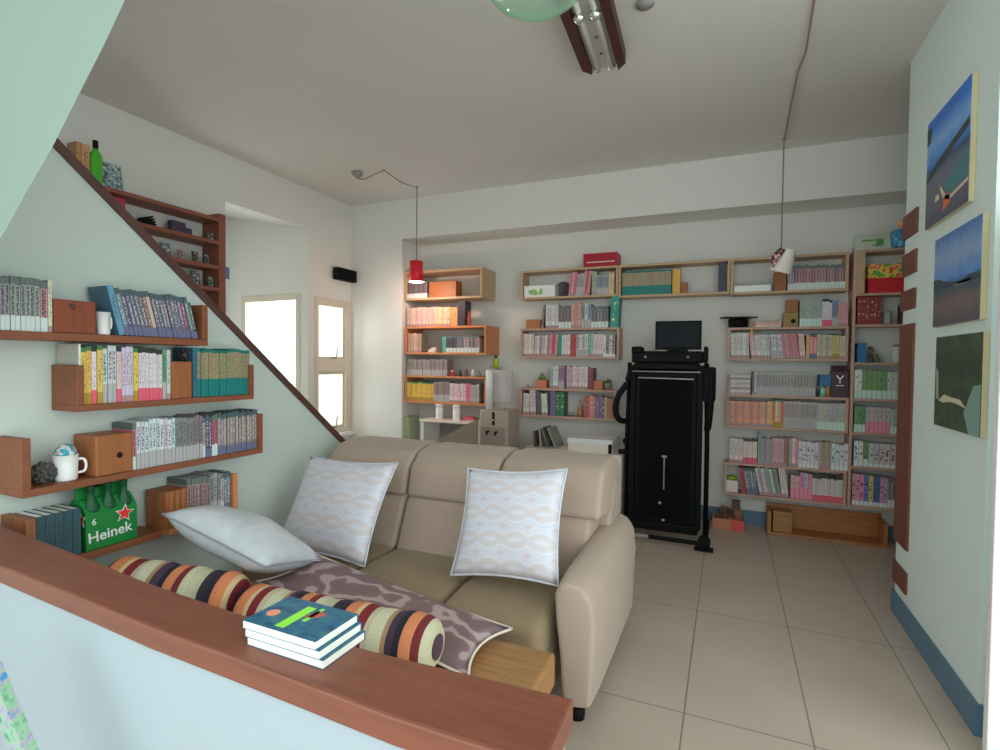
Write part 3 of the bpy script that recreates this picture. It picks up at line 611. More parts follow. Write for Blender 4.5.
row(BA, 407, 479, a3['z'], [(10, 'yellow', [(216, 176, 40), (206, 160, 44)], BA.h(420, 384, 403), 'yellow', 1.05), (6, 'grey-pink', [(150, 122, 124), (132, 108, 110)], BA.h(445, 383, 403), 'band', 1), (6, 'pale pink', [(206, 182, 180), (196, 160, 166)], BA.h(462, 385, 404), 'pale', 1), (2, 'hot pink', (206, 84, 122), BA.h(470, 385, 404), 'pale', .9), (3, 'grey-green', (150, 154, 148), BA.h(475, 385, 404), 'pale', 1)], 'inside the lowest pillar-bay box', 'comics in the lowest pillar-bay box', ybase=403)
br = thing('bracket_shelf', 'tiny wooden bracket shelf under the lime bottle', 'shelf', BK.loc(BK.at(491, 367)[0], .08, BK.at(491, 368)[1]))
MB().box(-.05, .05, 0, .118, 0, .012).obj('bracket_board', M['pine'], br); MB().box(-.01, .01, .07, .118, -.05, 0).obj('bracket', M['pine'], br)
t = thing('lime_bottle', 'small lime green bottle on the bracket shelf above the water jug', 'bottle', BK.loc(BK.at(491, 367)[0], .13, BK.at(491, 368)[1] + .0125))
MB().lathe([(0, 0), (.026, 0), (.027, .07), (.012, .095), (.012, .105)], 16).obj('bottle_body', plain('lime', C(150, 190, 40), .3), t, smooth=True); MB().lathe([(.013, .1), (.013, .125), (0, .125)], 12).obj('bottle_cap', M['black'], t)

# ---------- back wall, middle bay
gB = 'wooden box shelves of the middle bay'
PM = M['pinkpine']
b1 = shelf(BK, 'wall_shelf', 'pale box shelf with white box, left of the long high row', gB, (521, 285), (618, 282), [(525, 270), (612, 266.5)], [(525, 299), (612, 297)], M['pine'], t=.022)
b1b = shelf(BK, 'wall_shelf', 'pale box shelf with teal encyclopedia, middle of the long high row', gB, (618.6, 280), (730, 277), [(625, 265), (722, 259)], [(625, 297), (722, 294.5)], M['pine'], t=.022)
b1c = shelf(BK, 'wall_shelf', 'pale box shelf behind the white lamp, end of the long high row', gB, (730.6, 275), (849, 270), [(740, 258), (845, 252)], [(740, 295), (845, 290)], M['pine'], t=.022)
bx, W = blockbox(BK, 'carton_box', 'white carton with green print lying in the high box shelf', 'box', 524, 555, b1['z'], BK.h(540, 285, 297), M['white'], 297, .01, .13)
g = MB(); hh = BK.h(540, 285, 297)
g.prism([(-.13, .07), (-.05, .085), (.0, .04), (-.04, .02), (-.1, .03)], .0008, 0, TR(.0, -.001, -.0) @ FACE); g.prism([(-.0, .085), (.03, .09), (.035, .03), (.0, .02)], .0008, 0, TR(0, -.001, 0) @ FACE); g.obj('green_print', plain('print_green', C(116, 160, 96)), bx)
tag(MB().lathe([(0, 0), (.085, 0), (.085, .012), (0, .012)], 28, 0, TR(0, 0, .087) @ RZ(.5) @ RX(PI / 2 - .12)).obj('round_tin', plain('dark_tin', C(74, 72, 84), .35), loc=onshelf(BK, 563.5, b1['z'], 297, .170)), 'round dark tin standing on edge beside the white carton', 'tin')
row(BK, 568, 614, b1['z'], [(3, 'deep pink', [(190, 84, 120), (206, 130, 150)], BK.h(575, 274, 297), 'pale', 1.1, .1), (3, 'grey', (150, 146, 148), BK.h(580, 275, 297), 'band', 1, .1), (3, 'pink and red', [(196, 120, 126), (176, 60, 72)], BK.h(590, 272, 297), 'pale', 1, .1), (2, 'sage', (140, 150, 120), BK.h(595, 273, 297), 'pale', 1.1), (5, 'grey-blue', [(128, 128, 150), (120, 140, 146), (140, 120, 136)], BK.h(602, 276, 296), 'band', 1), (2, 'cream', (190, 160, 120), BK.h(612, 274, 296), 'plain', 1.2)], 'in the high box with the white carton', 'books in the high left box', ybase=297)
zz = b1['top']
g = thing('board_game_box', 'dark red board game box on top of the high shelf', 'box', BK.loc((BK.at(583, 265)[0] + BK.at(617, 263)[0]) / 2, .01, zz + .001))
wv = BK.at(617, 263)[0] - BK.at(583, 265)[0]; hv = BK.h(600, 251.5, 265)
MB().box(-wv / 2, wv / 2, 0, .18, 0, hv).obj('box_body', plain('crimson_card', C(140, 18, 34), .4), g, bevel=.003)
q = MB()
random.seed(3); u = -wv * .40
while u < wv * .36:
    l_ = random.uniform(.012, .03); q.box(u, u + l_, -.0012, 0, hv * .30, hv * .30 + .010); u += l_ + .006
q.obj('box_lettering', plain('silver_print', C(210, 190, 190)), g)
row(BK, 622, 671, b1b['z'], [(22, 'gold and teal', (146, 126, 92), BK.h(645, 271, 295), 'gold', 1)], 'of the set on the high shelf', 'teal and gold encyclopedia on the high shelf', ybase=295, jit=.005)
blockbox(BK, 'carton_box', 'yellow card box beside the teal encyclopedia on the high shelf', 'box', 672, 680, b1b['z'], BK.h(676, 270, 295), plain('yellow_card', C(190, 150, 70)), 294, .05, .1)
blockbox(BK, 'wooden_block', 'small wooden block in front of the yellow box, high shelf', 'block', 681, 687, b1b['z'], BK.h(684, 283, 294), M['block'], 294, .02, .08)
row(BK, 718, 725.5, b1b['z'], [(1, 'navy hardback', (38, 44, 62), BK.h(722, 264, 293), 'plain', 1)], 'end of the encyclopedia shelf', 'navy hardback', ybase=293)
bx, W = blockbox(BK, 'carton_box', 'flat white box lying in the high shelf left of the white lamp', 'box', 734, 771, b1c['z'], BK.h(750, 287, 293.5), M['white'], 293, .012, .14)
MB().box(-W / 2, W / 2, -.002, .14, BK.h(750, 287, 293.5), BK.h(750, 285.5, 293.5)).obj('box_lid', M['grey'], bx)
blockbox(BK, 'bookend_block', 'wooden bookend block under the white lamp', 'bookend', 774, 786, b1c['z'], BK.h(780, 272, 291), M['block'], 291, .02, .1)
row(BK, 787.5, 845.5, b1c['z'], [(2, 'pale grey', W1, BK.h(792, 270, 291), 'manga', 1), (9, 'rose red', [(176, 96, 104), (160, 110, 116), (184, 130, 132)], BK.h(810, 265.5, 290), 'manga', 1), (9, 'pink-grey', [(170, 120, 124), (180, 140, 140), (160, 92, 98)], BK.h(835, 265.5, 289.5), 'manga', 1)], 'in the high box by the white lamp', 'rose comics on the high shelf', ybase=290)
b2 = shelf(BK, 'wall_shelf', 'dusky wooden box shelf of white books, middle bay upper', gB, (520.5, 340), (619, 342), [(525, 327), (612, 329)], [(525, 358), (612, 359.5)], PM, t=.022)
b3 = shelf(BK, 'wall_shelf', 'dusky wooden box shelf with potted plants on top, middle bay', gB, (520, 400), (616, 402), [(525, 388), (610, 390)], [(525, 416.5), (610, 421)], PM, t=.022)
blockbox(BK, 'wooden_box', 'little brown wooden box at the end of the middle bay shelf', 'box', 526, 540, b2['top'], BK.h(533, 318, 327), M['brownbox'], 327, .02, .1)
row(BK, 541, 608, b2['top'], [(1, 'black and white', (90, 90, 92), BK.h(545, 303, 327), 'pale', .7, .1), (4, 'white', [(196, 186, 192), (180, 176, 184)], BK.h(552, 304, 327), 'pale', 1), (4, 'grey-green', [(120, 120, 112), (140, 104, 108)], BK.h(565, 306, 328), 'manga', 1), (3, 'coral-headed', [(186, 140, 130), (196, 120, 110)], BK.h(575, 303, 328), 'pale', 1), (3, 'steel blue', [(110, 130, 140), (180, 184, 182)], BK.h(585, 304, 328), 'band', 1), (5, 'grey-brown', [(130, 112, 116), (104, 106, 126), (150, 140, 142)], BK.h(600, 307, 328), 'manga', 1)], 'on top of the upper middle-bay box', 'books atop the upper middle-bay box', ybase=328)
row(BK, 609.5, 618, b2['top'], [(1, 'big teal', (22, 130, 112), BK.h(612, 296, 328), 'vol', 1)], 'leaning at the end of the middle-bay box', 'big teal book', ybase=328, lean=.04, inset=.003)
row(BK, 523, 615, b2['z'], [(4, 'white', [W2, (186, 176, 178)], BK.h(530, 335, 357), 'pale', 1), (6, 'mauve-white', [(178, 156, 162), (196, 190, 190), (140, 120, 124)], BK.h(542, 336, 357), 'pale', .9, .04), (3, 'pink and red', [(196, 120, 130), (170, 66, 80)], BK.h(553, 335, 357), 'pale', 1, .04), (1, 'teal green', (30, 140, 120), BK.h(560, 334, 357), 'plain', 1.2), (3, 'white', W2, BK.h(566, 335, 357), 'pale', 1), (2, 'crimson', (166, 44, 60), BK.h(572, 335, 357), 'plain', 1), (4, 'grey', [(160, 158, 158), (196, 192, 186)], BK.h(581, 335, 357.5), 'band', 1), (2, 'aqua', [(90, 160, 160), (150, 180, 180)], BK.h(590, 334, 357.5), 'pale', 1), (3, 'pale pink', (196, 176, 176), BK.h(597, 335, 358), 'pale', 1), (4, 'grey-headed', [(186, 182, 180), (120, 118, 120)], BK.h(608, 336, 358), 'binder', 1)], 'inside the upper middle-bay box', 'books in the upper middle-bay box', ybase=357.5)
def planter(fr, x, z, yb, w, h, label, mat, kind='cactus', inset=.05, name='potted_plant'):
    t = thing(name, label, 'plant', onshelf(fr, x, z, yb, inset), fr.rot)
    if kind == 'cactus': MB().box(-w / 2, w / 2, 0, w * .8, 0, h).obj('plant_pot', mat, t, bevel=.004)
    else: MB().lathe([(0, 0), (w * .36, 0), (w * .5, h), (w * .43, h), (w * .4, h * .85), (0, h * .85)], 16).obj('plant_pot', mat, t, smooth=True)
    g = MB(); random.seed(int(x))
    if kind == 'cactus':
        g.ball((-.01, w * .4, h + .035), .028, 0, 2, (.8, .8, 1.4)); g.ball((.018, w * .4, h + .022), .02, 0, 2, (.8, .8, 1.3)); g.ball((-.032, w * .4, h + .02), .016, 0, 2, (.8, .8, 1.3))
    else:
        for i in range(16):
            a = i * 2.4; l_ = random.uniform(.04, .085); tl = random.uniform(.2, .9)
            g.prism([(0, -.004), (l_ * .6, -.009), (l_, 0), (l_ * .6, .009), (0, .004)], .001, 0, TR(0, 0, h * .85) @ RZ(a) @ RY(-tl))
    g.obj('foliage', M['greenleaf'], t, smooth=kind == 'cactus')
planter(BK, 541, b3['top'], 388, .12, .085, 'cactus in a square terracotta box on the middle bay shelf', M['pot'])
t = tag(MB().lathe([(0, 0), (.014, 0), (.016, .012), (.006, .02), (.01, .03), (0, .04)], 12).obj('figurine', M['grey'], loc=onshelf(BK, 528, b3['top'], 388, .05), smooth=True), 'tiny grey figurine at the end of the plant shelf', 'figurine')
row(BK, 549.5, 593, b3['top'], [(1, 'blue-grey', (140, 156, 166), BK.h(552, 367, 388.5), 'pale', 1), (2, 'white', W2, BK.h(555, 366, 388.5), 'pale', 1), (2, 'dusky rose', (150, 104, 120), BK.h(560, 366, 388.5), 'band', 1), (1, 'navy', NV, BK.h(562, 366, 388.5), 'plain', .8), (2, 'pinkish', (186, 150, 156), BK.h(568, 366, 388.5), 'pale', 1), (5, 'white and red', [(200, 188, 190), (190, 170, 176)], BK.h(578, 366, 389), 'pale', 1), (2, 'brick red', (130, 54, 52), BK.h(587, 368, 389), 'plain', .9)], 'between the two plants', 'books between the potted plants', ybase=388.5)
blockbox(BK, 'wooden_box', 'low terracotta box beside the leafy plant on the middle bay', 'box', 593.5, 602.5, b3['top'], BK.h(597, 380, 389), M['pot'], 389, .03, .1)
planter(BK, 608, b3['top'], 389, .085, .07, 'leafy plant in a round pot at the end of the middle bay', M['grey'], 'leaf', .08)
row(BK, 523, 564, b3['z'], [(2, 'white', W2, BK.h(526, 395, 416), 'pale', 1.2), (2, 'pinkish white', (196, 176, 180), BK.h(532, 392, 417), 'pale', 1.1, -.03), (2, 'charcoal', (80, 76, 80), BK.h(538, 393, 417), 'plain', .9, -.08), (2, 'ivory', (196, 190, 176), BK.h(543, 396, 417), 'pale', 1.1, -.06), (1, 'black', (44, 42, 46), BK.h(547, 392, 417), 'plain', .9), (2, 'blue-violet', (96, 92, 140), BK.h(551, 392, 417), 'plain', .9), (2, 'deep green', (30, 110, 62), BK.h(559, 394, 418), 'vol', 1.6)], 'inside the plant-topped box', 'books in the plant-topped box', ybase=417)
t = thing('glass_bottle', 'amber long-necked bottle standing alone in the plant-topped box', 'bottle', onshelf(BK, 580, b3['z'], 418, .06)); MB().lathe([(0, 0), (.032, 0), (.034, .05), (.02, .09), (.009, .12), (.009, .17)], 18).obj('bottle_body', M['amber'], t, smooth=True); MB().lathe([(.01, .168), (.01, .185), (0, .185)], 10).obj('bottle_cap', M['steel'], t)
tag(MB().ball((0, 0, .018), .03, 0, 2, (1.3, 1, .6)).obj('pebble', M['grey'], loc=onshelf(BK, 570, b3['z'], 418, .06), smooth=True), 'grey pebble beside the amber bottle', 'pebble')
row(BK, 584.5, 604, b3['z'], [(2, 'red', (176, 70, 76), BK.h(588, 398, 419), 'vol', 1), (2, 'salmon', (190, 112, 104), BK.h(591, 397, 419), 'vol', 1), (4, 'violet', [(110, 84, 128), (100, 90, 140), (120, 80, 104)], BK.h(598, 397, 419), 'vol', 1)], 'beside the amber bottle', 'coloured volumes beside the amber bottle', ybase=418.5)
row(BK, 604, 613, b3['z'], [(1, 'tan', (176, 136, 100), BK.h(607, 397, 419), 'plain', 1), (2, 'brown', (150, 106, 70), BK.h(611, 399, 419), 'plain', 1)], 'at the end of the plant-topped box', 'brown books in the plant-topped box', ybase=419)

# ---------- back wall, right bay beyond the treadmill
gC = 'wooden box shelves of the right bay'
c2 = shelf(BK, 'wall_shelf', 'dusky wooden box shelf carrying the graduation cap, right bay', gC, (728, 345), (848.5, 345), [(735, 327.5), (845, 326)], [(735, 361), (845, 361)], PM, t=.022)
c3 = shelf(BK, 'wall_shelf', 'dusky wooden box shelf with orange paperbacks, right bay', gC, (726.5, 410), (848.5, 412), [(735, 395.5), (845, 396.5)], [(735, 429.5), (845, 432)], PM, t=.022)
c4 = shelf(BK, 'wall_shelf', 'lowest dusky wooden box shelf of the right bay', gC, (724, 480), (846.5, 485), [(730, 465), (842, 468)], [(730, 498), (842, 503)], PM, t=.022)
cap = thing('graduation_cap', 'black graduation cap with orange tassel on the right bay shelf', 'hat', onshelf(BK, 738, c2['top'], 328, .07))
MB().lathe([(.08, 0), (.085, .07), (.07, .09), (0, .09)], 24).obj('cap_crown', M['black'], cap, smooth=True)
MB().box(-.13, .13, -.13, .13, .088, .098, 0, RZ(.25) @ RX(.05)).obj('cap_board', M['black'], cap)
g = MB(); g.tube([(0, 0, .1), (.06, -.06, .1), (.105, -.075, .095), (.112, -.08, .02), (.112, -.08, -.02)], .004, 6); g.lathe([(.004, 0), (.010, -.02), (.012, -.07), (0, -.07)], 8, 0, TR(.112, -.08, -.02)); g.obj('tassel', plain('tassel_orange', C(190, 140, 70)), cap)
stackbooks(BK, 752, 781, c2['top'], [(.026, (196, 170, 156), 'pale', 'cream'), (.022, (186, 140, 130), 'pale', 'pinkish')], 'beside the graduation cap', 'flat books beside the graduation cap', ybase=326)
bx, W = blockbox(BK, 'carton_box', 'olive carton under the orange-brown block, right bay', 'box', 783, 798, c2['top'], BK.h(790, 312, 326), plain('olive_card', C(130, 108, 66)), 326, .02, .12)
MB().lathe([(0, 0), (.02, 0), (.02, .001), (0, .001)], 14, 0, TR(.02, -.0008, .05) @ RX(PI / 2)).obj('box_mark', M['black'], bx)
blockbox(BK, 'wooden_block', 'orange-brown wooden block on the olive carton', 'block', 786, 798, c2['top'] + BK.h(790, 312, 326) + .001, BK.h(792, 298.5, 312), M['block'], 312, .03, .1)
row(BK, 799.5, 848, c2['top'], [(8, 'grey-green', (136, 148, 140), BK.h(810, 299.5, 326), 'green', .95), (3, 'white and pink', (196, 190, 190), BK.h(829, 299, 326), 'pinkfoot', 1.1), (2, 'slate blue', (104, 124, 156), BK.h(838, 301, 326), 'band', 1), (3, 'pink', (190, 120, 132), BK.h(846, 303, 326), 'pale', 1.1)], 'beside the orange-brown block', 'books atop the cap shelf', ybase=326)
row(BK, 731, 846, c2['z'], [(6, 'white', [(196, 194, 190), (176, 172, 170)], BK.h(740, 335, 360), 'pale', 1, -.03), (2, 'pink-white', (196, 160, 160), BK.h(755, 336, 360), 'pale', 1, -.12), (4, 'white', [(190, 190, 190), (170, 172, 174)], BK.h(765, 336, 360), 'pale', 1.05, -.12), (4, 'silver-white', [(160, 168, 170), (196, 196, 196)], BK.h(777, 336, 360), 'band', 1, -.14), (5, 'rose', [(176, 96, 112), (190, 110, 126)], BK.h(793, 335, 360), 'pale', 1, -.14), (2, 'blush', (206, 160, 150), BK.h(805, 335, 360), 'pale', .9, -.10), (1, 'tan', (186, 150, 110), BK.h(809, 336, 360), 'plain', 1), (2, 'orange with dark head', (206, 112, 84), BK.h(815, 335, 360), 'dark', 1.1), (5, 'beige', [(176, 160, 150), (150, 140, 130)], BK.h(825, 336, 360), 'pale', .9), (2, 'mustard', (182, 158, 82), BK.h(838, 335, 360), 'yellow', 1.1), (2, 'cream', (186, 170, 140), BK.h(845, 337, 360), 'pale', 1)], 'under the graduation cap', 'books in the cap box', ybase=360.5, jit=.02)
stackbooks(BK, 727.5, 750, c3['top'], [(.021, c, 'pale', n) for c, n in (((176, 160, 156), 'cream'), ((206, 190, 186), 'white'), ((150, 132, 130), 'taupe'), ((190, 176, 172), 'cream'), ((170, 166, 164), 'grey'), ((196, 186, 180), 'white'), ((130, 126, 126), 'grey'), ((186, 180, 176), 'cream'))], 'in the pile atop the orange-paperback box', 'flat pile in the right bay', ybase=395)
row(BK, 751.5, 815.5, c3['top'], [(2, 'black and white', [(70, 66, 70), (180, 176, 176)], BK.h(754, 371.5, 395), 'pale', .8), (19, 'grey', [(146, 140, 142), (156, 148, 150)], BK.h(785, 372, 395), 'band', 1)], 'atop the orange-paperback box', 'grey row in the right bay', ybase=395, jit=.01)
blockbox(BK, 'tin_box', 'blue tin box above the jars beside the plum pouch', 'box', 819.5, 831, c3['top'] + .095, BK.h(825, 367, 378), plain('blue_tin', C(50, 96, 140)), 385, .03, .1)
for x, c, n, h_ in ((817.5, (50, 60, 50), 'dark green', .09), (822.3, (110, 180, 168), 'teal and cream', .094), (827.6, (150, 110, 60), 'amber', .094)):
    t = thing('jar', '%s jar under the blue tin in the right bay' % n, 'jar', onshelf(BK, x, c3['top'], 395, .06)); MB().lathe([(0, 0), (.022, 0), (.023, h_ * .75), (.017, h_ * .85)], 16).obj('jar_body', plain('jar', C(*c), .3), t, smooth=True); MB().lathe([(.02, h_ * .82), (.02, h_), (0, h_)], 16).obj('jar_lid', M['grey'], t)
zq = c3['top']; u0, u1 = BK.at(831.5, 396)[0], BK.at(848.5, 396)[0]; hv = BK.h(841, 364, 396)
t = thing('coffee_pouch', 'plum coffee pouch with a white antler mark, right bay', 'pouch', BK.loc((u0 + u1) / 2, .015, zq + .001)); W = u1 - u0
g = MB(); g.prism([(-.05, 0), (.05, 0), (.042, hv * .8), (.008, hv), (-.008, hv), (-.042, hv * .8)], W, 0, Matrix(((0, 0, 1, -W / 2), (1, 0, 0, .05), (0, 1, 0, 0), (0, 0, 0, 1)))); g.obj('pouch_body', M['purple'], t, bevel=.004)
g = MB(); T = TR(0, -.0012, hv * .55) @ TR(0, .003, 0) @ RX(-.035) @ FACE
g.prism([(-.004, -.03), (.004, -.03), (.004, 0), (.03, .035), (.022, .04), (0, .012), (-.022, .04), (-.03, .035), (-.004, 0)], .0015, 0, T); g.box(-.03, .03, -.0005, .0005, -.052, -.045, 0, TR(0, -.001, hv * .55))
g.obj('pouch_mark', M['white'], t)
row(BK, 729, 846, c3['z'], [(15, 'orange', [(206, 128, 96), (214, 140, 104), (190, 116, 92)], BK.h(750, 404.5, 429), 'pale', 1), (2, 'orange-yellow', (214, 160, 90), BK.h(768, 404, 430), 'pale', 1), (4, 'red, yellow and white', [(196, 80, 66), (196, 190, 184), (206, 160, 66)], BK.h(778, 402, 430), 'yellow', 1.05), (13, 'grey-pink', [(168, 152, 148), (156, 142, 142)], BK.h(805, 404, 431), 'band', .95), (11, 'grey-green', [(150, 156, 152), (164, 158, 152)], BK.h(835, 405, 432), 'green', .95)], 'in the right-bay orange paperback box', 'books in the orange paperback box', ybase=430, jit=.01)
row(BK, 729, 757, c4['top'], [(3, 'white printed', (190, 180, 178), BK.h(740, 440, 464), 'pale', 1.3), (3, 'pale rose', (196, 170, 170), BK.h(750, 440, 464), 'pinkfoot', 1.3)], 'atop the lowest right-bay box', 'block of pale books', ybase=464)
k = row(BK, 757.5, 798, c4['top'], [(1, 'tall sage', (112, 136, 122), BK.h(760, 434, 465), 'plain', 1.2), (4, 'grey', [(150, 146, 142), (120, 116, 116)], BK.h(767, 439, 465), 'pale', .9), (4, 'pink', [(190, 130, 144), (180, 150, 150)], BK.h(777, 438, 466), 'pale', 1), (1, 'red-headed', (176, 60, 62), BK.h(784, 438, 466), 'pale', .8), (1, 'green', (50, 120, 86), BK.h(787, 438, 466), 'plain', .9), (3, 'pink and white', [(196, 120, 134), (196, 186, 186)], BK.h(793, 438, 466), 'pale', 1)], 'beside the tall sage book', 'books beside the tall sage book', ybase=465.5)
row(BK, 798, 848, c4['top'], [(5, 'white and blue', (186, 184, 188), BK.h(810, 440, 466), 'binder', 1.1), (4, 'tan', [(156, 136, 116), (140, 126, 116)], BK.h(823, 440, 467), 'pale', .8), (4, 'pale blue-white', (184, 188, 190), BK.h(835, 441, 467), 'binder', 1.1)], 'at the end above the lowest box', 'white-blue books', ybase=466.5)
t = thing('plant_carton', 'cream carton with a green-yellow toy on top, lowest right-bay box', 'box', onshelf(BK, 731.5, c4['z'], 497, .03)); MB().box(-.05, .05, 0, .09, 0, .105).obj('carton_body', M['offwhite'], t, bevel=.003)
MB().ball((0, .045, .125), .04, 0, 2, (1.1, .9, .6)).obj('toy', plain('lime_toy', C(116, 150, 40)), t, smooth=True)
row(BK, 742, 789, c4['z'], [(2, 'crimson', (160, 40, 56), BK.h(742, 472, 497), 'plain', .8, -.14), (4, 'blue-white', [(96, 108, 140), (60, 70, 110)], BK.h(748, 472, 498), 'dark', 1, -.16), (4, 'white', [(190, 184, 178), (150, 140, 130)], BK.h(762, 471, 499), 'pale', 1, -.2), (4, 'green-grey', [(110, 140, 130), (190, 180, 170), (84, 116, 112)], BK.h(772, 472, 500), 'pale', .9, -.2), (2, 'ivory', (196, 186, 166), BK.h(783, 471, 501), 'pale', 1.2, -.14)], 'leaning in the lowest right-bay box', 'leaning books in the lowest right-bay box', ybase=499)
row(BK, 790, 842.5, c4['z'], [(2, 'pink and cream', (206, 140, 152), BK.h(796, 478, 501), 'pinkbox', 1.6), (3, 'pink and lilac', [(196, 104, 136), (170, 150, 176)], BK.h(808, 476, 502), 'pinkbox', 1.4), (10, 'white and rose', [(190, 178, 178), (180, 166, 170)], BK.h(830, 478, 503), 'pinkfoot', 1)], 'upright in the lowest right-bay box', 'upright books in the lowest right-bay box', ybase=501.5)

# ---------- corner bookcase at the far right
u0 = BK.at(850, 400)[0]; u1 = u0 + .70
zD = [BK.at(860, y)[1] for y in (293.5, 324.5, 362.5, 398.5, 432.5, 466.5, 508)]
zT = BK.at(862, 250)[1]
dc = thing('corner_bookcase', 'tall narrow open bookcase filling the back corner behind the right wall', 'bookcase', BK.loc(u0, 0, zD[-1]))
z0 = zD[-1]
MB().box(0, .022, 0, .198, 0, zT - z0).obj('side_board', PM, dc); MB().box(.68, .70, 0, .198, 0, zT - z0).obj('side_board', PM, dc)
for z_ in zD: MB().box(.022, .68, 0, .198, z_ - z0 - .02 if z_ != z0 else 0, z_ - z0 + (0 if z_ != z0 else .02)).obj('shelf_board', PM, dc)
MB().box(.022, .68, 0, .198, zT - z0 - .022, zT - z0).obj('top_board', PM, dc)
MB().box(.022, .075, -.03, .19, zD[0] - z0, zT - z0 - .022).obj('divider', M['pine'], dc)
zD[-1] += .02
bx, W = blockbox(BK, 'board_game_box', 'bright red game box in the top of the corner bookcase', 'box', 868, 908, zD[0], BK.h(880, 270, 285), plain('bright_red_card', C(170, 26, 36)), 292, .01, .16)
bx, W = blockbox(BK, 'board_game_box', 'yellow and red patterned game box on the red one', 'box', 868, 907, zD[0] + BK.h(880, 270, 285) + .001, BK.h(880, 256, 270), M['white'], 275, .015, .15)
mm = N('game_print'); q = mm.noise(mm.coord('Object'), 14, 1); mm.color(mm.ramp(q, [(.3, C(90, 130, 70)), (.42, C(190, 170, 60)), (.52, C(190, 60, 70)), (.6, C(190, 170, 70)), (.7, C(60, 110, 130))]), .5); bx.data.materials[0] = mm.m
row(BK, 857, 881.5, zD[1], [(6, 'dark red', [(140, 24, 40), (120, 20, 36)], BK.h(866, 296, 323.5), 'vol', 1)], 'in the corner bookcase', 'dark red volumes in the corner bookcase', ybase=323, jit=.008)
def can(x, z_, yb, label, c, r=.03, h_=.11, inset=.06, name='can'):
    t = thing(name, label, 'can', onshelf(BK, x, z_, yb, inset)); MB().lathe([(0, 0), (r * .95, 0), (r, .006), (r, h_ * .9)], 18).obj('can_body', plain('can', C(*c), .4), t, smooth=True); MB().lathe([(r * 1.02, h_ * .88), (r * 1.02, h_), (0, h_)], 18).obj('can_lid', M['grey'], t)
can(887, zD[1], 323, 'grey-white can beside the dark red volumes', (140, 146, 138))
can(904, zD[1], 323, 'wide plum-black can beside the wall edge, corner bookcase', (60, 40, 44), .045, .16)
blockbox(BK, 'tea_box', 'small blue box on the figure shelf of the corner bookcase', 'box', 857, 866, zD[2], BK.h(860, 341.5, 361), plain('blue_card', C(44, 92, 140)), 361, .03, .1)
figurine(870, zD[2], 361, 'small dark figurine beside the blue box, corner bookcase', (60, 60, 62), (90, 84, 80), .13, fr=BK)
figurine(877, zD[2], 361, 'small green figurine in the middle of the corner bookcase tier', (64, 90, 66), (96, 104, 88), .07, fr=BK)
can(896, zD[2], 361, 'white can in the corner bookcase, beside the blue bottle', (176, 182, 180), .026, .15)
can(904, zD[2], 361, 'dark blue bottle in the corner bookcase, beside the white can', (50, 84, 110), .028, .17, .05, 'thermos')
row(BK, 854, 906, zD[3], [(2, 'white', (196, 206, 200), BK.h(857, 367, 396), 'green', 1.2), (5, 'leaf green', (92, 150, 84), BK.h(873, 368, 396), 'green', 1.5), (4, 'pale green', (160, 182, 168), BK.h(892, 369, 396), 'green', 1.4)], 'in the corner bookcase green tier', 'green box files', ybase=396, jit=.006)
row(BK, 854, 906, zD[4], [(3, 'leaf green', (86, 140, 76), BK.h(857, 405, 431), 'green', 1.3), (6, 'pink and grey', (168, 160, 158), BK.h(880, 405, 431), 'pinkbox', 1.4), (4, 'grey-green', (140, 164, 150), BK.h(897, 406, 431), 'green', 1.3)], 'in the corner bookcase pink tier', 'pink and green box files', ybase=431, jit=.006)
row(BK, 853.5, 905, zD[5], [(2, 'white', (190, 194, 192), BK.h(857, 440, 465), 'binder', 1.4), (1, 'green', (84, 134, 74), BK.h(865, 440, 465), 'green', 1.6), (5, 'white-labelled', (176, 176, 166), BK.h(880, 441, 465), 'binder', 1.6), (2, 'green', (90, 136, 76), BK.h(902, 442, 465), 'green', 1.3)], 'in the corner bookcase white tier', 'white and green binders', ybase=465, jit=.006)
row(BK, 851.5, 904, zD[6], [(3, 'pink', (196, 118, 158), BK.h(857, 475, 506), 'binder', 1.1), (1, 'blue', (80, 110, 170), BK.h(866, 475, 506), 'binder', 1.3), (1, 'yellow and white', (196, 166, 84), BK.h(871, 476, 506), 'binder', 1.3), (2, 'deep blue', (40, 80, 142), BK.h(878, 476, 506), 'binder', .9), (2, 'lilac pink', (176, 124, 160), BK.h(885, 476, 506), 'binder', 1), (4, 'grey patterned', (130, 134, 140), BK.h(895, 477, 506), 'manga', 1.1)], 'on the lowest corner bookcase tier', 'binders on the lowest corner tier', ybase=506, jit=.01)
t = thing('carrier_bag', 'white carrier bag with green print on top of the corner bookcase', 'bag', BK.loc((BK.at(856, 250)[0] + BK.at(892, 250)[0]) / 2, .02, zT + .001)); W = BK.at(892, 250)[0] - BK.at(856, 250)[0]
hb = BK.h(875, 234.5, 250)
g = MB(); g.prism([(-W / 2, 0), (W / 2, 0), (W / 2 * .96, hb * .9), (W * .2, hb * 1.04), (-W * .15, hb * .92), (-W / 2 * .95, hb)], .14, 0, TR(0, .14, 0) @ FACE); g.obj('bag_body', clear('bag_white', C(170, 174, 160), .4, .15), t, bevel=.006)
g = MB(); g.box(-.08, .02, -.0015, 0, .07, .085); g.box(.02, .07, -.0015, 0, .03, .088); g.box(-.01, .05, -.0015, 0, .03, .04); g.obj('bag_print', plain('bag_green', C(70, 130, 60)), t)
t = tag(MB().box(-.1, .1, 0, .15, 0, .14).obj('gift_bag', None or plain('blue_white_bag', C(70, 130, 160)), loc=BK.loc(BK.at(907, 254)[0], -.06, zT + .001), bevel=.01), 'blue and white patterned bag beside the carrier bag', 'bag')
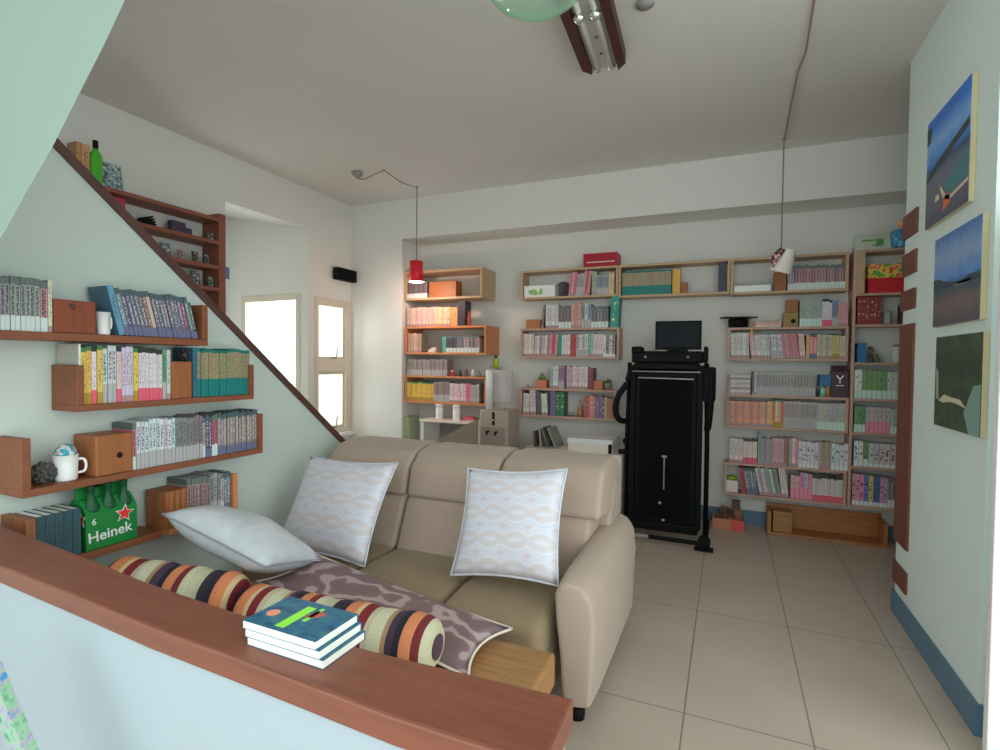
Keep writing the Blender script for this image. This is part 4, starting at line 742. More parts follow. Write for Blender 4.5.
mm = N('blue_pattern'); q = mm.n('ShaderNodeTexVoronoi'); q.inputs['Scale'].default_value = 26; mm.l(mm.coord('Object'), q.inputs['Vector']); mm.color(mm.ramp(q.outputs['Distance'], [(0, C(190, 206, 210)), (.3, C(60, 140, 170)), (.6, C(40, 110, 150))], 'LINEAR'), .5); t.data.materials[0] = mm.m
tag(MB().ball((0, 0, .05), .06, 0, 2, (1.3, 1, .8)).obj('plush_ball', plain('peach', C(190, 140, 104)), loc=BK.loc(BK.at(909, 240)[0], .02, zT + .142), smooth=True), 'peach ball on top of the blue patterned bag', 'ball')

# ------------------------------------------------------------------ floor items under the right bay
u0, u1 = P(767, 537, 'Y', 5.2).x, P(888, 541, 'Y', 5.2).x; hT = .20
t = thing('wooden_trough', 'long open wooden trough lying on the floor against the back wall', 'box', (u0, 5.2, .001)); W = u1 - u0
MB().box(0, W, 0, .23, 0, .022).obj('bottom_board', M['trough'], t, bevel=.002); MB().box(0, W, .208, .23, .022, hT + .03).obj('back_board', M['trough'], t, bevel=.002)
MB().box(0, .03, 0, .208, .022, hT).obj('end_board', M['trough'], t, bevel=.002); MB().box(W - .03, W, 0, .208, .022, hT).obj('end_board', M['trough'], t, bevel=.002)
tag(MB().box(0, .15, 0, .12, 0, .18).obj('wooden_block', M['bench'], loc=(u0 + .045, 5.225, .0235), bevel=.004), 'pale square wooden block standing inside the floor trough', 'block')
t = thing('kindling_box', 'red and brown card box of wood pieces on the floor by the treadmill', 'box', ((P(714, 530, 'Y', 5.15).x + P(742, 533, 'Y', 5.15).x) / 2, 5.15, .001))
g = MB(); g.box(-.13, .13, 0, .01, 0, .1); g.box(-.13, .13, .19, .2, 0, .1); g.box(-.13, -.12, .01, .19, 0, .1); g.box(.12, .13, .01, .19, 0, .1); g.box(-.12, .12, .01, .19, 0, .01); g.obj('box_body', plain('orange_card', C(160, 104, 76)), t)
MB().box(.02, .125, -.002, 0, .005, .095).obj('red_print', plain('red_card', C(178, 66, 66)), t)
random.seed(5)
for i in range(8):
    o = MB().box(-.03, .03, -.025, .025, -.02, .02).obj('wood_offcut', wood('offcut', C(*random.choice([(110, 76, 56), (130, 92, 66), (90, 62, 50)])), 0), None, bevel=.003, loc=(t.location.x - .08 + .05 * (i % 4), 5.15 + .062 + .075 * (i // 4), .075 + .07 * (i % 2) + .02), rot=(random.uniform(-.5, .5), random.uniform(-.5, .5), random.uniform(0, 3)))
    tag(o, 'brown wood offcut in the red card box on the floor', 'offcut', 'wood offcuts in the card box')
tag(MB().box(-.035, .035, 0, .05, 0, .09).obj('wooden_block', M['stringer'], loc=(t.location.x + .06, 5.2, .175), bevel=.003), 'dark upright wooden block on top of the card box', 'block')

# ------------------------------------------------------------------ treadmill, folded upright
xa, xb = P(632, 440, 'Y', 4.7).x, P(699, 440, 'Y', 4.7).x; xm = (xa + xb) / 2
tm = thing('treadmill', 'black treadmill folded upright against the back wall', 'treadmill', (xm, 4.7, 0)); hw = (xb - xa) / 2
g = MB(); g.box(-hw + .02, hw - .02, 0, .07, .13, 1.46); g.obj('running_deck', M['black'], tm, bevel=.012)
MB().box(-hw + .06, hw - .06, -.006, .0, .16, 1.38).obj('belt', M['blackmat'], tm)
for s in (-1, 1): MB().box(s * hw - .022, s * hw + .022, -.012, .08, .10, 1.48).obj('side_rail', M['black'], tm, bevel=.008)
MB().box(-hw, hw, .0, .12, 1.40, 1.50).obj('roller_cover', M['black'], tm, bevel=.02)
g = MB(); g.cyl((-hw + .0, -.02, 1.425), (hw, -.02, 1.425), .005); g.cyl((-hw + .05, -.02, 1.37), (hw - .05, -.02, 1.365), .006); g.obj('steel_rod', M['steel'], tm)
g = MB(); g.box(-hw - .02, hw + .02, .02, .18, 1.50, 1.60); g.box(-hw - .02, -hw + .07, .0, .16, 1.58, 1.64); g.box(hw + .022, hw + .055, .0, .16, 1.50, 1.64)
con = g.obj('console', M['black'], tm, bevel=.015)
for s in (-1, 1): MB().ball((s * (hw - .1), .015, 1.55), .011).obj('console_knob', M['steel'], con)
for s in (-1, 1):
    MB().tube([(s * (hw + .06), .10, .04), (s * (hw + .06), .10, .8), (s * (hw + .045), .10, 1.5)], .02).obj('upright', M['black'], tm, smooth=True)
MB().tube(smooth_pts([(-hw - .02, .02, 1.45), (-hw - .05, -.02, 1.32), (-hw - .12, -.04, 1.2), (-hw - .14, -.04, 1.08), (-hw - .11, -.03, 1.0), (-hw - .06, .06, .98)]), .026, 12).obj('handlebar', M['black'], tm, smooth=True)
MB().tube(smooth_pts([(hw + .02, .02, 1.46), (hw + .08, -.02, 1.4), (hw + .085, -.03, 1.2), (hw + .07, -.02, 1.0), (hw + .06, .06, .95)]), .028, 12).obj('handlebar', M['black'], tm, smooth=True)
MB().box(hw + .02, hw + .12, -.03, .1, 1.18, 1.47).obj('motor_cover', M['black'], tm, bevel=.02)
MB().box(-hw - .09, -hw - .05, .05, .13, .78, .82).box(-hw - .13, -hw - .05, .06, .12, .68, .72).obj('clamp', M['black'], tm, bevel=.006)
MB().cyl((.0, -.012, .70), (.0, -.012, .42), .006).box(-.02, .02, -.018, -.006, .695, .71).obj('gas_strut', M['steel'], tm)
MB().box(-hw, hw, .0, .14, .05, .13).obj('motor_hood', M['black'], tm, bevel=.015)
MB().ball((0, -.004, .155), .013).ball((-.03, -.004, .30), .014).obj('badge', M['steel'], tm)
for s in (-1, 1):
    MB().box(s * (hw + .06) - .022, s * (hw + .06) + .022, -.2, .55, .012, .05).obj('base_rail', M['black'], tm, bevel=.008)
MB().cyl((-hw - .06, -.16, .045), (-.1, -.16, .045), .016, 12, 1).cyl((-.1, -.16, .045), (hw + .06, -.16, .045), .018).obj('base_crossbar', [M['black'], M['steel']], tm, smooth=False)
for s in (-1, 1):
    MB().cyl((s * (hw + .06), -.13, .06), (s * (hw + .06), -.19, .06), .05, 18).box(s * (hw + .06) - .07, s * (hw + .06) + .07, -.22, -.14, 0, .018).obj('base_foot', M['black'], tm)
# monitor standing on the console
mo = thing('monitor', 'small square black monitor standing on the treadmill console', 'monitor', (P(678, 345, 'Y', 4.78).x, 4.78, 1.601))
w2 = (P(700.5, 340, 'Y', 4.78).x - P(654.5, 340, 'Y', 4.78).x) / 2
MB().box(-.08, .08, -.04, .06, 0, .012).box(-.02, .02, .02, .04, .012, .1).obj('monitor_stand', M['black'], mo)
zt_ = P(677, 321, 'Y', 4.78).z - 1.601
MB().box(-w2, w2, -.015, .02, .0125, zt_).obj('monitor_case', M['black'], mo, bevel=.004); MB().box(-w2 + .018, w2 - .018, -.018, -.014, .035, zt_ - .018).obj('screen', M['screen'], mo)

# ------------------------------------------------------------------ behind the sofa: desk, cups, dispenser
yD = 4.95; zdk = P(450, 421, 'Y', yD).z
xa, xb = P(419, 421, 'Y', yD).x, P(479, 421, 'Y', yD).x
dk = thing('side_desk', 'white desk behind the sofa with two white canisters', 'desk', ((xa + xb) / 2, yD, 0)); hw = (xb - xa) / 2
MB().box(-hw, hw, 0, .45, zdk - .025, zdk).obj('desk_top', M['offwhite'], dk, bevel=.003)
for sx in (-1, 1): MB().box(sx * (hw - .02) - .02, sx * (hw - .02) + .02, .03, .42, 0, zdk - .025).obj('desk_side', M['white'], dk)
MB().box(-hw + .04, hw - .04, .38, .40, .3, zdk - .025).obj('desk_back', M['grey'], dk)
for x, n in ((439.5, 'nearer the pillar'), (456.5, 'nearer the water dispenser')):
    t = thing('canister', 'white cylindrical canister on the desk, %s' % n, 'canister', (P(x, 415, 'Y', yD + .1).x, yD + .1, zdk + .0005), 0, 'white canisters on the desk')
    MB().lathe([(0, 0), (.038, 0), (.04, .008), (.04, .135)], 20).obj('canister_body', M['white'], t, smooth=True); MB().lathe([(.041, .132), (.041, .155), (.034, .165), (0, .165)], 20).obj('canister_lid', M['white'], t, smooth=True)
tag(MB().box(-.07, .07, 0, .1, 0, .018).box(-.05, .06, .01, .09, .018, .034).obj('notebook', plain('pink_note', C(196, 96, 110)), loc=(P(468, 418, 'Y', yD + .15).x, yD + .15, zdk + .001), rot=(0, 0, .2)), 'pink notebook on the desk beside the canisters', 'notebook')
px0 = P(438, 440, 'Y', 4.5); px1 = P(478, 419, 'Y', 4.5)
g = MB(); wP = px1.x - px0.x; g.prism([(0, 0), (wP, 0), (wP, px1.z), (0, px0.z)], .025, 0, FACE)
tag(g.obj('folded_tabletop', wood('olive_board', C(120, 108, 92), 0), loc=(px0.x, 4.5, .001)), 'grey-brown folded board standing in front of the white desk', 'board')
tag(MB().box(-.035, .035, 0, .2, 0, P(407, 417, 'Y', 5.1).z).obj('paper_carton', plain('sage_card', C(128, 140, 112)), loc=(-3.35, 5.10, .001), bevel=.003), 'tall sage green carton standing by the pillar', 'box')
yW = 4.75; x0, x1 = P(479, 420, 'Y', yW).x, P(508, 420, 'Y', yW).x; zt_ = P(493, 410, 'Y', yW).z
wd = thing('water_dispenser', 'beige water dispenser with clear inverted jug behind the sofa', 'water dispenser', ((x0 + x1) / 2, yW, 0)); hw = (x1 - x0) / 2
MB().box(-hw, hw, 0, .32, .0, zt_).obj('dispenser_body', M['beige'], wd, bevel=.02)
MB().box(-.012, .014, -.004, 0, zt_ - .15, zt_ - .02).obj('control_panel', M['black'], wd); MB().ball((0, -.004, zt_ - .1), .008).obj('button', M['white'], wd)
MB().box(-hw + .02, hw - .03, -.003, .0, zt_ - .42, zt_ - .17).obj('tap_recess', plain('recess', C(130, 116, 108)), wd)
for sx in (-.05, .04): MB().cyl((sx, -.003, zt_ - .215), (sx, -.045, zt_ - .215), .010).cyl((sx, -.045, zt_ - .205), (sx, -.045, zt_ - .245), .009).obj('tap', M['black'], wd)
jh = P(500, 370, 'Y', yW + .12).z - zt_
jc = (P(501, 400, 'Y', yW + .14).x - (x0 + x1) / 2)
MB().lathe([(.03, -.0), (.04, .03), (.105, .07), (.115, .09), (.108, .14), (.115, .17), (.115, jh * .6), (.108, jh * .66), (.115, jh * .72), (.115, jh - .03), (.10, jh), (0, jh)], 28, 0, TR(jc, .15, zt_)).obj('water_jug', M['waterjug'], wd, smooth=True)
MB().lathe([(0, 0), (.035, 0), (.036, jh * .96), (.03, jh), (0, jh)], 18, 0, TR(jc - .075, .02, zt_)).obj('cup_tube', M['white'], wd, smooth=True)
# low cabinet behind the sofa with boards and a flat box on it
yK = 4.85; zk = P(590, 453, 'Y', yK).z
xk0, xk1 = P(524, 452, 'Y', yK).x, P(622, 452, 'Y', yK).x
kb = thing('low_cabinet', 'low white cabinet hidden behind the sofa back', 'cabinet', (xk0, yK, 0)); W = xk1 - xk0
MB().box(0, W, 0, .5, .05, zk).obj('cabinet_body', M['offwhite'], kb, bevel=.004); MB().box(.02, W / 2 - .005, -.015, 0, .08, zk - .03).obj('cabinet_door', M['white'], kb); MB().box(W / 2 + .005, W - .02, -.015, 0, .08, zk - .03).obj('cabinet_door', M['white'], kb); MB().box(.03, W - .03, .03, .45, 0, .05).obj('plinth', M['grey'], kb)
x0, x1 = P(567, 450, 'Y', yK).x, P(611, 452, 'Y', yK).x; hh = P(590, 438, 'Y', yK + .1).z - zk
t = thing('flat_box', 'flat cream storage box on the low cabinet behind the sofa', 'box', ((x0 + x1) / 2, yK + .03, zk + .001)); hw = (x1 - x0) / 2
MB().box(-hw, hw, 0, .3, 0, hh * .6).obj('box_body', M['offwhite'], t, bevel=.004); MB().box(-hw - .006, hw + .006, -.006, .306, hh * .6, hh).obj('box_lid', M['white'], t, bevel=.004); MB().box(hw - .03, hw + .0, -.012, -.006, .0, hh * .7).obj('box_clasp', M['black'], t)
for i, (x, h_, l_, c, n) in enumerate(((531, .15, .05, (84, 78, 74), 'short dark'), (537, .17, .10, (140, 128, 122), 'pale brown'), (541, .2, .28, (96, 92, 88), 'grey'), (548, .21, .42, (120, 122, 112), 'leaning sage'))):
    g = MB(); g.box(-.009, .009, 0, .26, 0, h_, 0, RY(-l_)); tag(g.obj('leaning_board', plain('panel', C(*c)), loc=(P(x, 447, 'Y', yK + .1).x + .03 + l_ * h_ * .55, yK + .1, zk + .003), bevel=.002), '%s board standing on the low cabinet behind the sofa' % n, 'board')

# speaker by the window
ya, yb_ = P(338, 275, 'X', -4.0).y, min(5.05, P(357, 275, 'X', -4.0).y); za, zb_ = P(348, 281, 'X', -4.0).z, P(348, 269, 'X', -4.0).z
sp = thing('wall_speaker', 'small black speaker fixed high beside the narrow window', 'speaker', (-4.0, ya, za), 0)
MB().box(-.07, 0, 0, yb_ - ya, 0, zb_ - za).obj('speaker_body', M['black'], sp, bevel=.008); MB().box(0, .004, .01, yb_ - ya - .06, .01, zb_ - za - .01).obj('speaker_grille', M['blackmat'], sp); MB().box(-.098, -.07, .05, .09, .03, .08).obj('speaker_bracket', M['black'], sp)

# ------------------------------------------------------------------ sofa
SX = [P(331, 447, 'Y', 2.66).x, -1.70, -1.14, -.66]
sf = thing('sofa', 'beige three-seat fabric sofa against the stair wall', 'sofa', ((SX[0] - .45) / 2, 2.5, 0))
def rel(o): o.location = o.location - sf.location if False else o.location; return o
class S_:                                        # build in room coordinates, then hang under the sofa
    @staticmethod
    def put(mb, name, mat, **kw):
        bmesh.ops.translate(mb.bm, verts=mb.bm.verts, vec=-sf.location); return mb.obj(name, mat, sf, **kw)
def yz(poly, x0, x1):
    g = MB(); g.prism(poly, x1 - x0, 0, Matrix(((0, 0, 1, x0), (1, 0, 0, 0), (0, 1, 0, 0), (0, 0, 0, 1)))); return g
def puff(o, b, seg=5): 
    for p in o.data.polygons: p.use_smooth = True
    m_ = o.modifiers.new('round', 'BEVEL'); m_.width = b; m_.segments = seg; m_.limit_method = 'ANGLE'; m_.angle_limit = .5
    return o
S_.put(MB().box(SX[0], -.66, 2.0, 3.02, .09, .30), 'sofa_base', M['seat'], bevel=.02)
S_.put(yz([(2.70, .28), (3.05, .28), (3.08, .80), (2.92, .86), (2.78, .6)], SX[0], -.56), 'back_frame', M['sofa'], bevel=.02)
for i in range(3):
    x0, x1 = SX[i] + .006, SX[i + 1] - .006
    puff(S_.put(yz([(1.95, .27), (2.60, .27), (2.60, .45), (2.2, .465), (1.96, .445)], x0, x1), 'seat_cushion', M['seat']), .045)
    puff(S_.put(yz([(2.46, .43), (2.80, .43), (2.84, .76), (2.66, .76), (2.575, .695)], x0, x1 + (.05 if i == 2 else 0)), 'back_cushion', M['sofa']), .028)
    hx1 = x1 + (.10 if i == 2 else 0)
    puff(S_.put(yz([(2.57, .715), (2.86, .68), (3.10, .78), (3.09, .92), (3.0, .975), (2.84, .985), (2.70, .96), (2.61, .88)], x0, hx1), 'headrest', M['sofa']), .03)
# flared right arm: profile in x,z swept along y
prof = [(-.615, .30), (-.635, .46), (-.64, .55), (-.62, .60), (-.58, .612), (-.515, .595), (-.475, .54), (-.462, .45), (-.475, .10), (-.56, .085), (-.60, .10)]
g = MB(); n = 9; rings = []
for k in range(n):
    t = k / (n - 1); y = 2.06 + 1.0 * t; inset_ = .03 * max(0, 1 - t * 4) ** 2; zt_ = (t ** .5) * .03
    cx, cz = -.575, .35
    rings.append([g.bm.verts.new((cx + (x - cx) * (1 - inset_ * 2), y, cz + (z - cz) * (1 - inset_) + (zt_ if z > .5 else 0))) for x, z in prof])
for a_, b_ in zip(rings, rings[1:]):
    for i in range(len(prof)): g.bm.faces.new((a_[i], a_[(i + 1) % len(prof)], b_[(i + 1) % len(prof)], b_[i]))
g.bm.faces.new(rings[0]); g.bm.faces.new(rings[-1])
puff(S_.put(g, 'armrest', M['sofa']), .025, 4)
for x, y in ((-.56, 2.16), (-.56, 2.95), (SX[0] + .1, 2.16), (SX[0] + .1, 2.95)):
    f = S_.put(MB().lathe([(.022, .05), (.028, .1), (.03, .12)], 14, 0, TR(x, y, 0)), 'foot', M['darkwood']); q = MB().lathe([(0, 0), (.034, 0), (.036, .03), (.026, .05), (0, .05)], 16, 0, TR(x, y, 0)); bmesh.ops.translate(q.bm, verts=q.bm.verts, vec=-sf.location); q.obj('foot_cap', M['black'], f, smooth=True)

# ------------------------------------------------------------------ cushions
def pillow(name, label, w, h, t, mat, T, cat='cushion', n=18, group=None, piping=None, pinch=.08):
    g = MB(); top = {}; bot = {}
    for i in range(n + 1):
        for j in range(n + 1):
            u, v = -1 + 2 * i / n, -1 + 2 * j / n
            x = w / 2 * u * (1 - pinch * (1 - v * v)); y = h / 2 * v * (1 - pinch * (1 - u * u))
            th = t / 2 * max(0, (1 - u * u) * (1 - v * v)) ** .42 * (1 + .05 * math.sin(5 * u + 3 * v))
            top[i, j] = g.bm.verts.new((x, y, th)); bot[i, j] = top[i, j] if i in (0, n) or j in (0, n) else g.bm.verts.new((x, y, -th))
    uvl = g.bm.loops.layers.uv.new('UVMap')
    for d, flip in ((top, False), (bot, True)):
        for i in range(n):
            for j in range(n):
                q = [(i, j), (i + 1, j), (i + 1, j + 1), (i, j + 1)]
                if flip: q.reverse()
                f = g.bm.faces.new([d[k] for k in q])
                for lp, k in zip(f.loops, q): lp[uvl].uv = (k[0] / n, k[1] / n)
    r = thing(name, label, cat, T.to_translation(), 0, group); r.rotation_euler = T.to_euler()
    g.obj('cushion_cover', mat, r, smooth=True, norm=False)
    pts = []
    for i in range(n): pts.append((-1 + 2 * i / n, -1))
    for i in range(n): pts.append((1, -1 + 2 * i / n))
    for i in range(n): pts.append((1 - 2 * i / n, 1))
    for i in range(n): pts.append((-1, 1 - 2 * i / n))
    pts.append((-1, -1))
    MB().tube([(w / 2 * u * (1 - pinch * (1 - v * v)), h / 2 * v * (1 - pinch * (1 - u * u)), 0) for u, v in pts], .005, 6).obj('piping', piping or mat, r, smooth=True)
    return r
m = N('silver_ikat'); uv = m.coord('UV'); x, y, z = m.xyz(uv)
wv = m.math('SINE', m.math('MULTIPLY', x, 2 * PI * 2.0)); sgn = m.math('MULTIPLY', wv, .05)
b1_ = m.math('SINE', m.math('MULTIPLY', m.math('ADD', y, sgn), 2 * PI * 4)); b2_ = m.math('SINE', m.math('MULTIPLY', m.math('SUBTRACT', y, sgn), 2 * PI * 4))
k_ = m.math('MAXIMUM', b1_, b2_); nz = m.noise(uv, 60, 2); k_ = m.math('ADD', k_, m.math('MULTIPLY', m.math('SUBTRACT', nz, .5), .5))
m.color(m.ramp(m.math('ADD', m.math('MULTIPLY', k_, .5), .5), [(.04, C(188, 178, 184, 1.4)), (.25, C(196, 194, 206, 1.4)), (.5, C(186, 187, 198, 1.4)), (.75, C(198, 198, 210, 1.4)), (.97, C(190, 182, 186, 1.4))], 'LINEAR'), .38)
m.val(m.b.inputs['Sheen Weight'], .3); m.bump(nz, .1, .003); M['silver'] = m.m
m = N('silver_plain_satin'); nz = m.noise(m.coord('Object'), 18, 4); m.color(m.mix(nz, C(172, 176, 184, 1.3), C(206, 210, 216, 1.3)), .35); m.bump(nz, .3, .01); M['satin'] = m.m
def basis(c, ux, uy):
    ux = Vector(ux).normalized(); uz = ux.cross(Vector(uy)).normalized(); uy = uz.cross(ux)
    return Matrix(((ux.x, uy.x, uz.x, c[0]), (ux.y, uy.y, uz.y, c[1]), (ux.z, uy.z, uz.z, c[2]), (0, 0, 0, 1)))
# upright cushion against the right of the sofa
yq = 2.36
cA = [P(473, 471, 'Y', 2.44), P(578, 469, 'Y', 2.44), P(557, 584, 'Y', 2.2), P(457, 571, 'Y', 2.2)]
ctr = sum(cA, Vector()) / 4; ux = (cA[1] + cA[2] - cA[0] - cA[3]); uy = (cA[0] + cA[1] - cA[2] - cA[3])
pillow('scatter_cushion', 'silver patterned square cushion leaning upright on the right seat', ux.length / 2 * .99, uy.length / 2 * 1.02, .13, M['silver'], basis(ctr + Vector((-.005, -.055, .012)), ux, uy), group='silver scatter cushions')
cB = [P(322, 463, 'Y', 2.48), P(407, 469, 'Y', 2.44), P(362, 566, 'Y', 2.18), P(270, 545, 'Y', 2.24)]
ctr = sum(cB, Vector()) / 4; ux = (cB[1] + cB[2] - cB[0] - cB[3]); uy = (cB[0] + cB[1] - cB[2] - cB[3])
pillow('scatter_cushion', 'silver cushion slumped in the sofa corner by the stair wall', ux.length / 2 * .99, uy.length / 2 * 1.02, .13, M['silver'], basis(ctr + Vector((.025, -.06, .035)), ux, uy), group='silver scatter cushions')

# ------------------------------------------------------------------ bench behind the parapet, with bolsters and cushions
ZBN = .46
be = thing('wooden_bench', 'long pale wooden bench between the parapet and the sofa', 'bench', (-1.47, 1.5, 0))
bx0, bx1, by0, by1 = -2.42 + 1.47, P(556, 652, 'Z', ZBN).x + 1.47, -.42, .30
MB().box(bx0, bx1, by0, by1, ZBN - .12, ZBN).obj('bench_top', M['bench'], be, bevel=.012, seg=3)
for sx in (bx0 + .08, bx1 - .1):
    for sy in (by0 + .06, by1 - .08): MB().box(sx - .04, sx + .04, sy - .035, sy + .035, 0, ZBN - .12).obj('leg', M['bench'], be, bevel=.004)
m = N('striped_patchwork'); x, y, z = m.xyz(m.coord('Object')); nz = m.noise(m.coord('Object'), 5, 1)
st = [C(30, 26, 40), C(206, 116, 76), C(190, 164, 124), C(112, 26, 34), C(176, 166, 140), C(186, 182, 156), C(150, 120, 86), C(60, 40, 62), C(24, 24, 36), C(214, 120, 80), C(104, 30, 34), C(180, 176, 148), C(172, 168, 142), C(40, 34, 44)]
fr_ = m.math('FRACT', m.math('ADD', m.math('MULTIPLY', x, 2.3), m.math('MULTIPLY', nz, .02)))
pos = [0, .07, .17, .21, .29, .34, .46, .50, .56, .62, .71, .77, .83, .94]
c = m.ramp(fr_, list(zip(pos, st))); qn = m.noise(m.coord('Object'), 160, 2); m.color(m.mix(m.math('MULTIPLY', qn, .35), c, (.05, .04, .04, 1)), .9); m.bump(qn, .3, .004); M['stripe'] = m.m
def bolster(label, a, b, r):
    a, b = Vector(a), Vector(b); d = b - a; L = d.length
    R_ = thing('bolster_cushion', label, 'cushion', a, 0, 'striped bolsters'); T = basis(a, d, Vector((0, 0, 1)).cross(d)); R_.rotation_euler = T.to_euler()
    g = MB(); seg, n = 28, 40; rings = []
    for i in range(n + 1):
        t = i / n; rr = r * (1 + .035 * math.sin(t * 23) + .02 * math.sin(t * 51)); e = min(t, 1 - t) * L
        if e < r * .5: rr *= math.sqrt(max(.0, 1 - (1 - e / (r * .5)) ** 2)) * .35 + .65
        rings.append([g.bm.verts.new((t * L, rr * math.cos(2 * PI * k / seg), rr * .92 * math.sin(2 * PI * k / seg))) for k in range(seg)])
    for p_, q_ in zip(rings, rings[1:]):
        for k in range(seg): g.bm.faces.new((p_[k], p_[(k + 1) % seg], q_[(k + 1) % seg], q_[k]))
    g.bm.faces.new(list(reversed(rings[0]))); g.bm.faces.new(rings[-1]); g.obj('bolster_cover', M['stripe'], R_, smooth=True)
    MB().lathe([(0, 0), (r * .4, 0), (r * .42, .004), (0, .006)], 18, 0, TR(L, 0, 0) @ RY(PI / 2)).obj('bolster_end', plain('bolster_end', C(70, 50, 60), .9), R_)
ZB = ZBN + .001
eB = P(440, 640, 'Z', .57); sB = P(251, 603, 'Z', .57)
eA = P(236, 600, 'Z', .60); sA = P(112, 566, 'Z', .68)
rB = .098
bolster('striped patchwork bolster nearest the wooden bench end, behind the paperbacks', (sB.x, sB.y - .02, ZBN + .097), (eB.x, eB.y - .02, ZBN + .097), rB)
bolster('striped patchwork bolster beside the beer carton', (max(sA.x, -2.34), 1.30, ZBN + .165), (eA.x - .035, 1.46, ZBN + .115), .098)
m = N('mauve_floral'); uv = m.coord('Object'); w_ = m.n('ShaderNodeTexWave', wave_type='RINGS'); w_.inputs['Scale'].default_value = 3.2; w_.inputs['Distortion'].default_value = 9; w_.inputs['Detail'].default_value = 1.5; w_.inputs['Detail Scale'].default_value = 2.5; m.l(uv, w_.inputs['Vector'])
m.color(m.ramp(w_.outputs[0], [(.0, C(112, 90, 92, 1.3)), (.74, C(122, 98, 100, 1.3)), (.84, C(164, 142, 142, 1.3))], 'LINEAR'), .55); M['mauve'] = m.m
pillow('floral_cushion', 'mauve floral cushion with pale piping lying on the bench', 1.06, .30, .08, M['mauve'], basis((-1.26, 1.715, ZBN + .074), (1, -.10, -.085), (.06, .96, .10)), piping=plain('pale_piping', C(186, 176, 166)), pinch=.1)
cC = [P(153, 521, 'Y', 1.40), P(272, 584, 'Y', 1.42)]
ctr = (cC[0] + cC[1]) / 2; uy = Vector((-.10, .86, -.24)).normalized()
pillow('scatter_cushion', 'silver satin cushion lying on its side above the bench by the wall', (cC[1] - cC[0]).length * .9, .36, .20, M['satin'], basis(ctr + uy * .22 + Vector((-.07, .03, .022)), cC[1] - cC[0], uy), piping=plain('grey_piping', C(130, 130, 136)), pinch=.05)

# paperbacks stacked on the parapet cap
l0, f0, r0 = CAPF(247, 645), CAPF(323, 670), CAPF(361, 638)
ex = (f0 - l0); ey = (r0 - f0); bw, bd = ex.length, ey.length; bth = .0165
mm = N('sea_cover'); q = mm.noise(mm.coord('Generated'), 6, 4); mm.color(mm.ramp(q, [(.3, C(16, 50, 90, 1.3)), (.45, C(20, 84, 118, 1.3)), (.58, C(30, 100, 120, 1.3)), (.68, C(60, 110, 100, 1.3))], 'LINEAR'), .35); SEA = mm.m
bt_ = plain('blurb_green', C(120, 190, 50), .4); bo = plain('blurb_orange', C(206, 120, 90), .4); sp_ = plain('spine_blue', C(40, 110, 140), .4)
zz = ZP + .0005
for i in range(3):
    T = basis(l0 + Vector((0, 0, 0)), ex, ey); off = ex.normalized() * (-.004 * i) + ey.normalized() * (-.002 * i)
    r = thing('paperback_book', ('top paperback, blue cover with green title, on the parapet stack', 'middle paperback of three stacked on the parapet', 'bottom paperback of three stacked on the parapet')[2 - i], 'book', (l0.x + off.x, l0.y + off.y, zz), 0, 'paperbacks on the parapet')
    r.rotation_euler = T.to_euler(); dw = bw - .004 * (i)
    MB().box(.001, dw - .001, .001, bd - .003, .0009, bth - .0009).obj('page_block', M['pages'], r)
    g = MB(); g.box(0, dw, 0, bd, 0, .0008); g.box(0, dw, 0, bd, bth - .0008, bth); g.box(0, dw, bd - .0025, bd, .0008, bth - .0008); cv = g.obj('cover', SEA, r)
    if i == 2:
        g = MB(); g.box(.075, .098, .012, bd - .02, bth, bth + .0004, 0, TR(0, 0, 0)); g.box(.108, .118, .05, bd - .015, bth, bth + .0004); g.obj('title_print', bt_, cv)
        MB().lathe([(0, 0), (.014, 0), (.014, .0004), (0, .0004)], 14, 0, TR(.03, .05, bth)).obj('cover_picture', bo, cv)
        MB().prism([(0, 0), (.03, .01), (.036, .03), (.01, .034)], .0004, 0, TR(.1, bd - .06, bth)).obj('cover_picture', plain('cover_dark', C(150, 70, 60), .4), cv)
    zz += bth + .0006

# patterned folder leaning on the outside of the parapet, bottom left
q0 = P(0, 693, 'Y', .60); q1 = P(24, 750, 'Y', .60)
mm = N('folder_pattern'); q = mm.noise(mm.coord('Object'), 30, 3); mm.color(mm.ramp(q, [(.3, C(50, 96, 84)), (.45, C(110, 150, 120)), (.55, C(140, 130, 140)), (.65, C(40, 110, 150))], 'LINEAR'), .6)
d = (q1 - q0); g = MB(); g.box(-.10, .45, 0, .012, -.05, 0); g.box(-.10, .45, .012, .02, -.05, .004)
fo = g.obj('picture_folder', [mm.m], loc=q0); fo.rotation_euler = (0, math.atan2(-d.z, d.x), 0)
tag(fo, 'blue-green patterned folder propped against the white parapet', 'folder')
zlow = min((fo.rotation_euler.to_matrix() @ Vector(c)).z for c in fo.bound_box) + q0.z

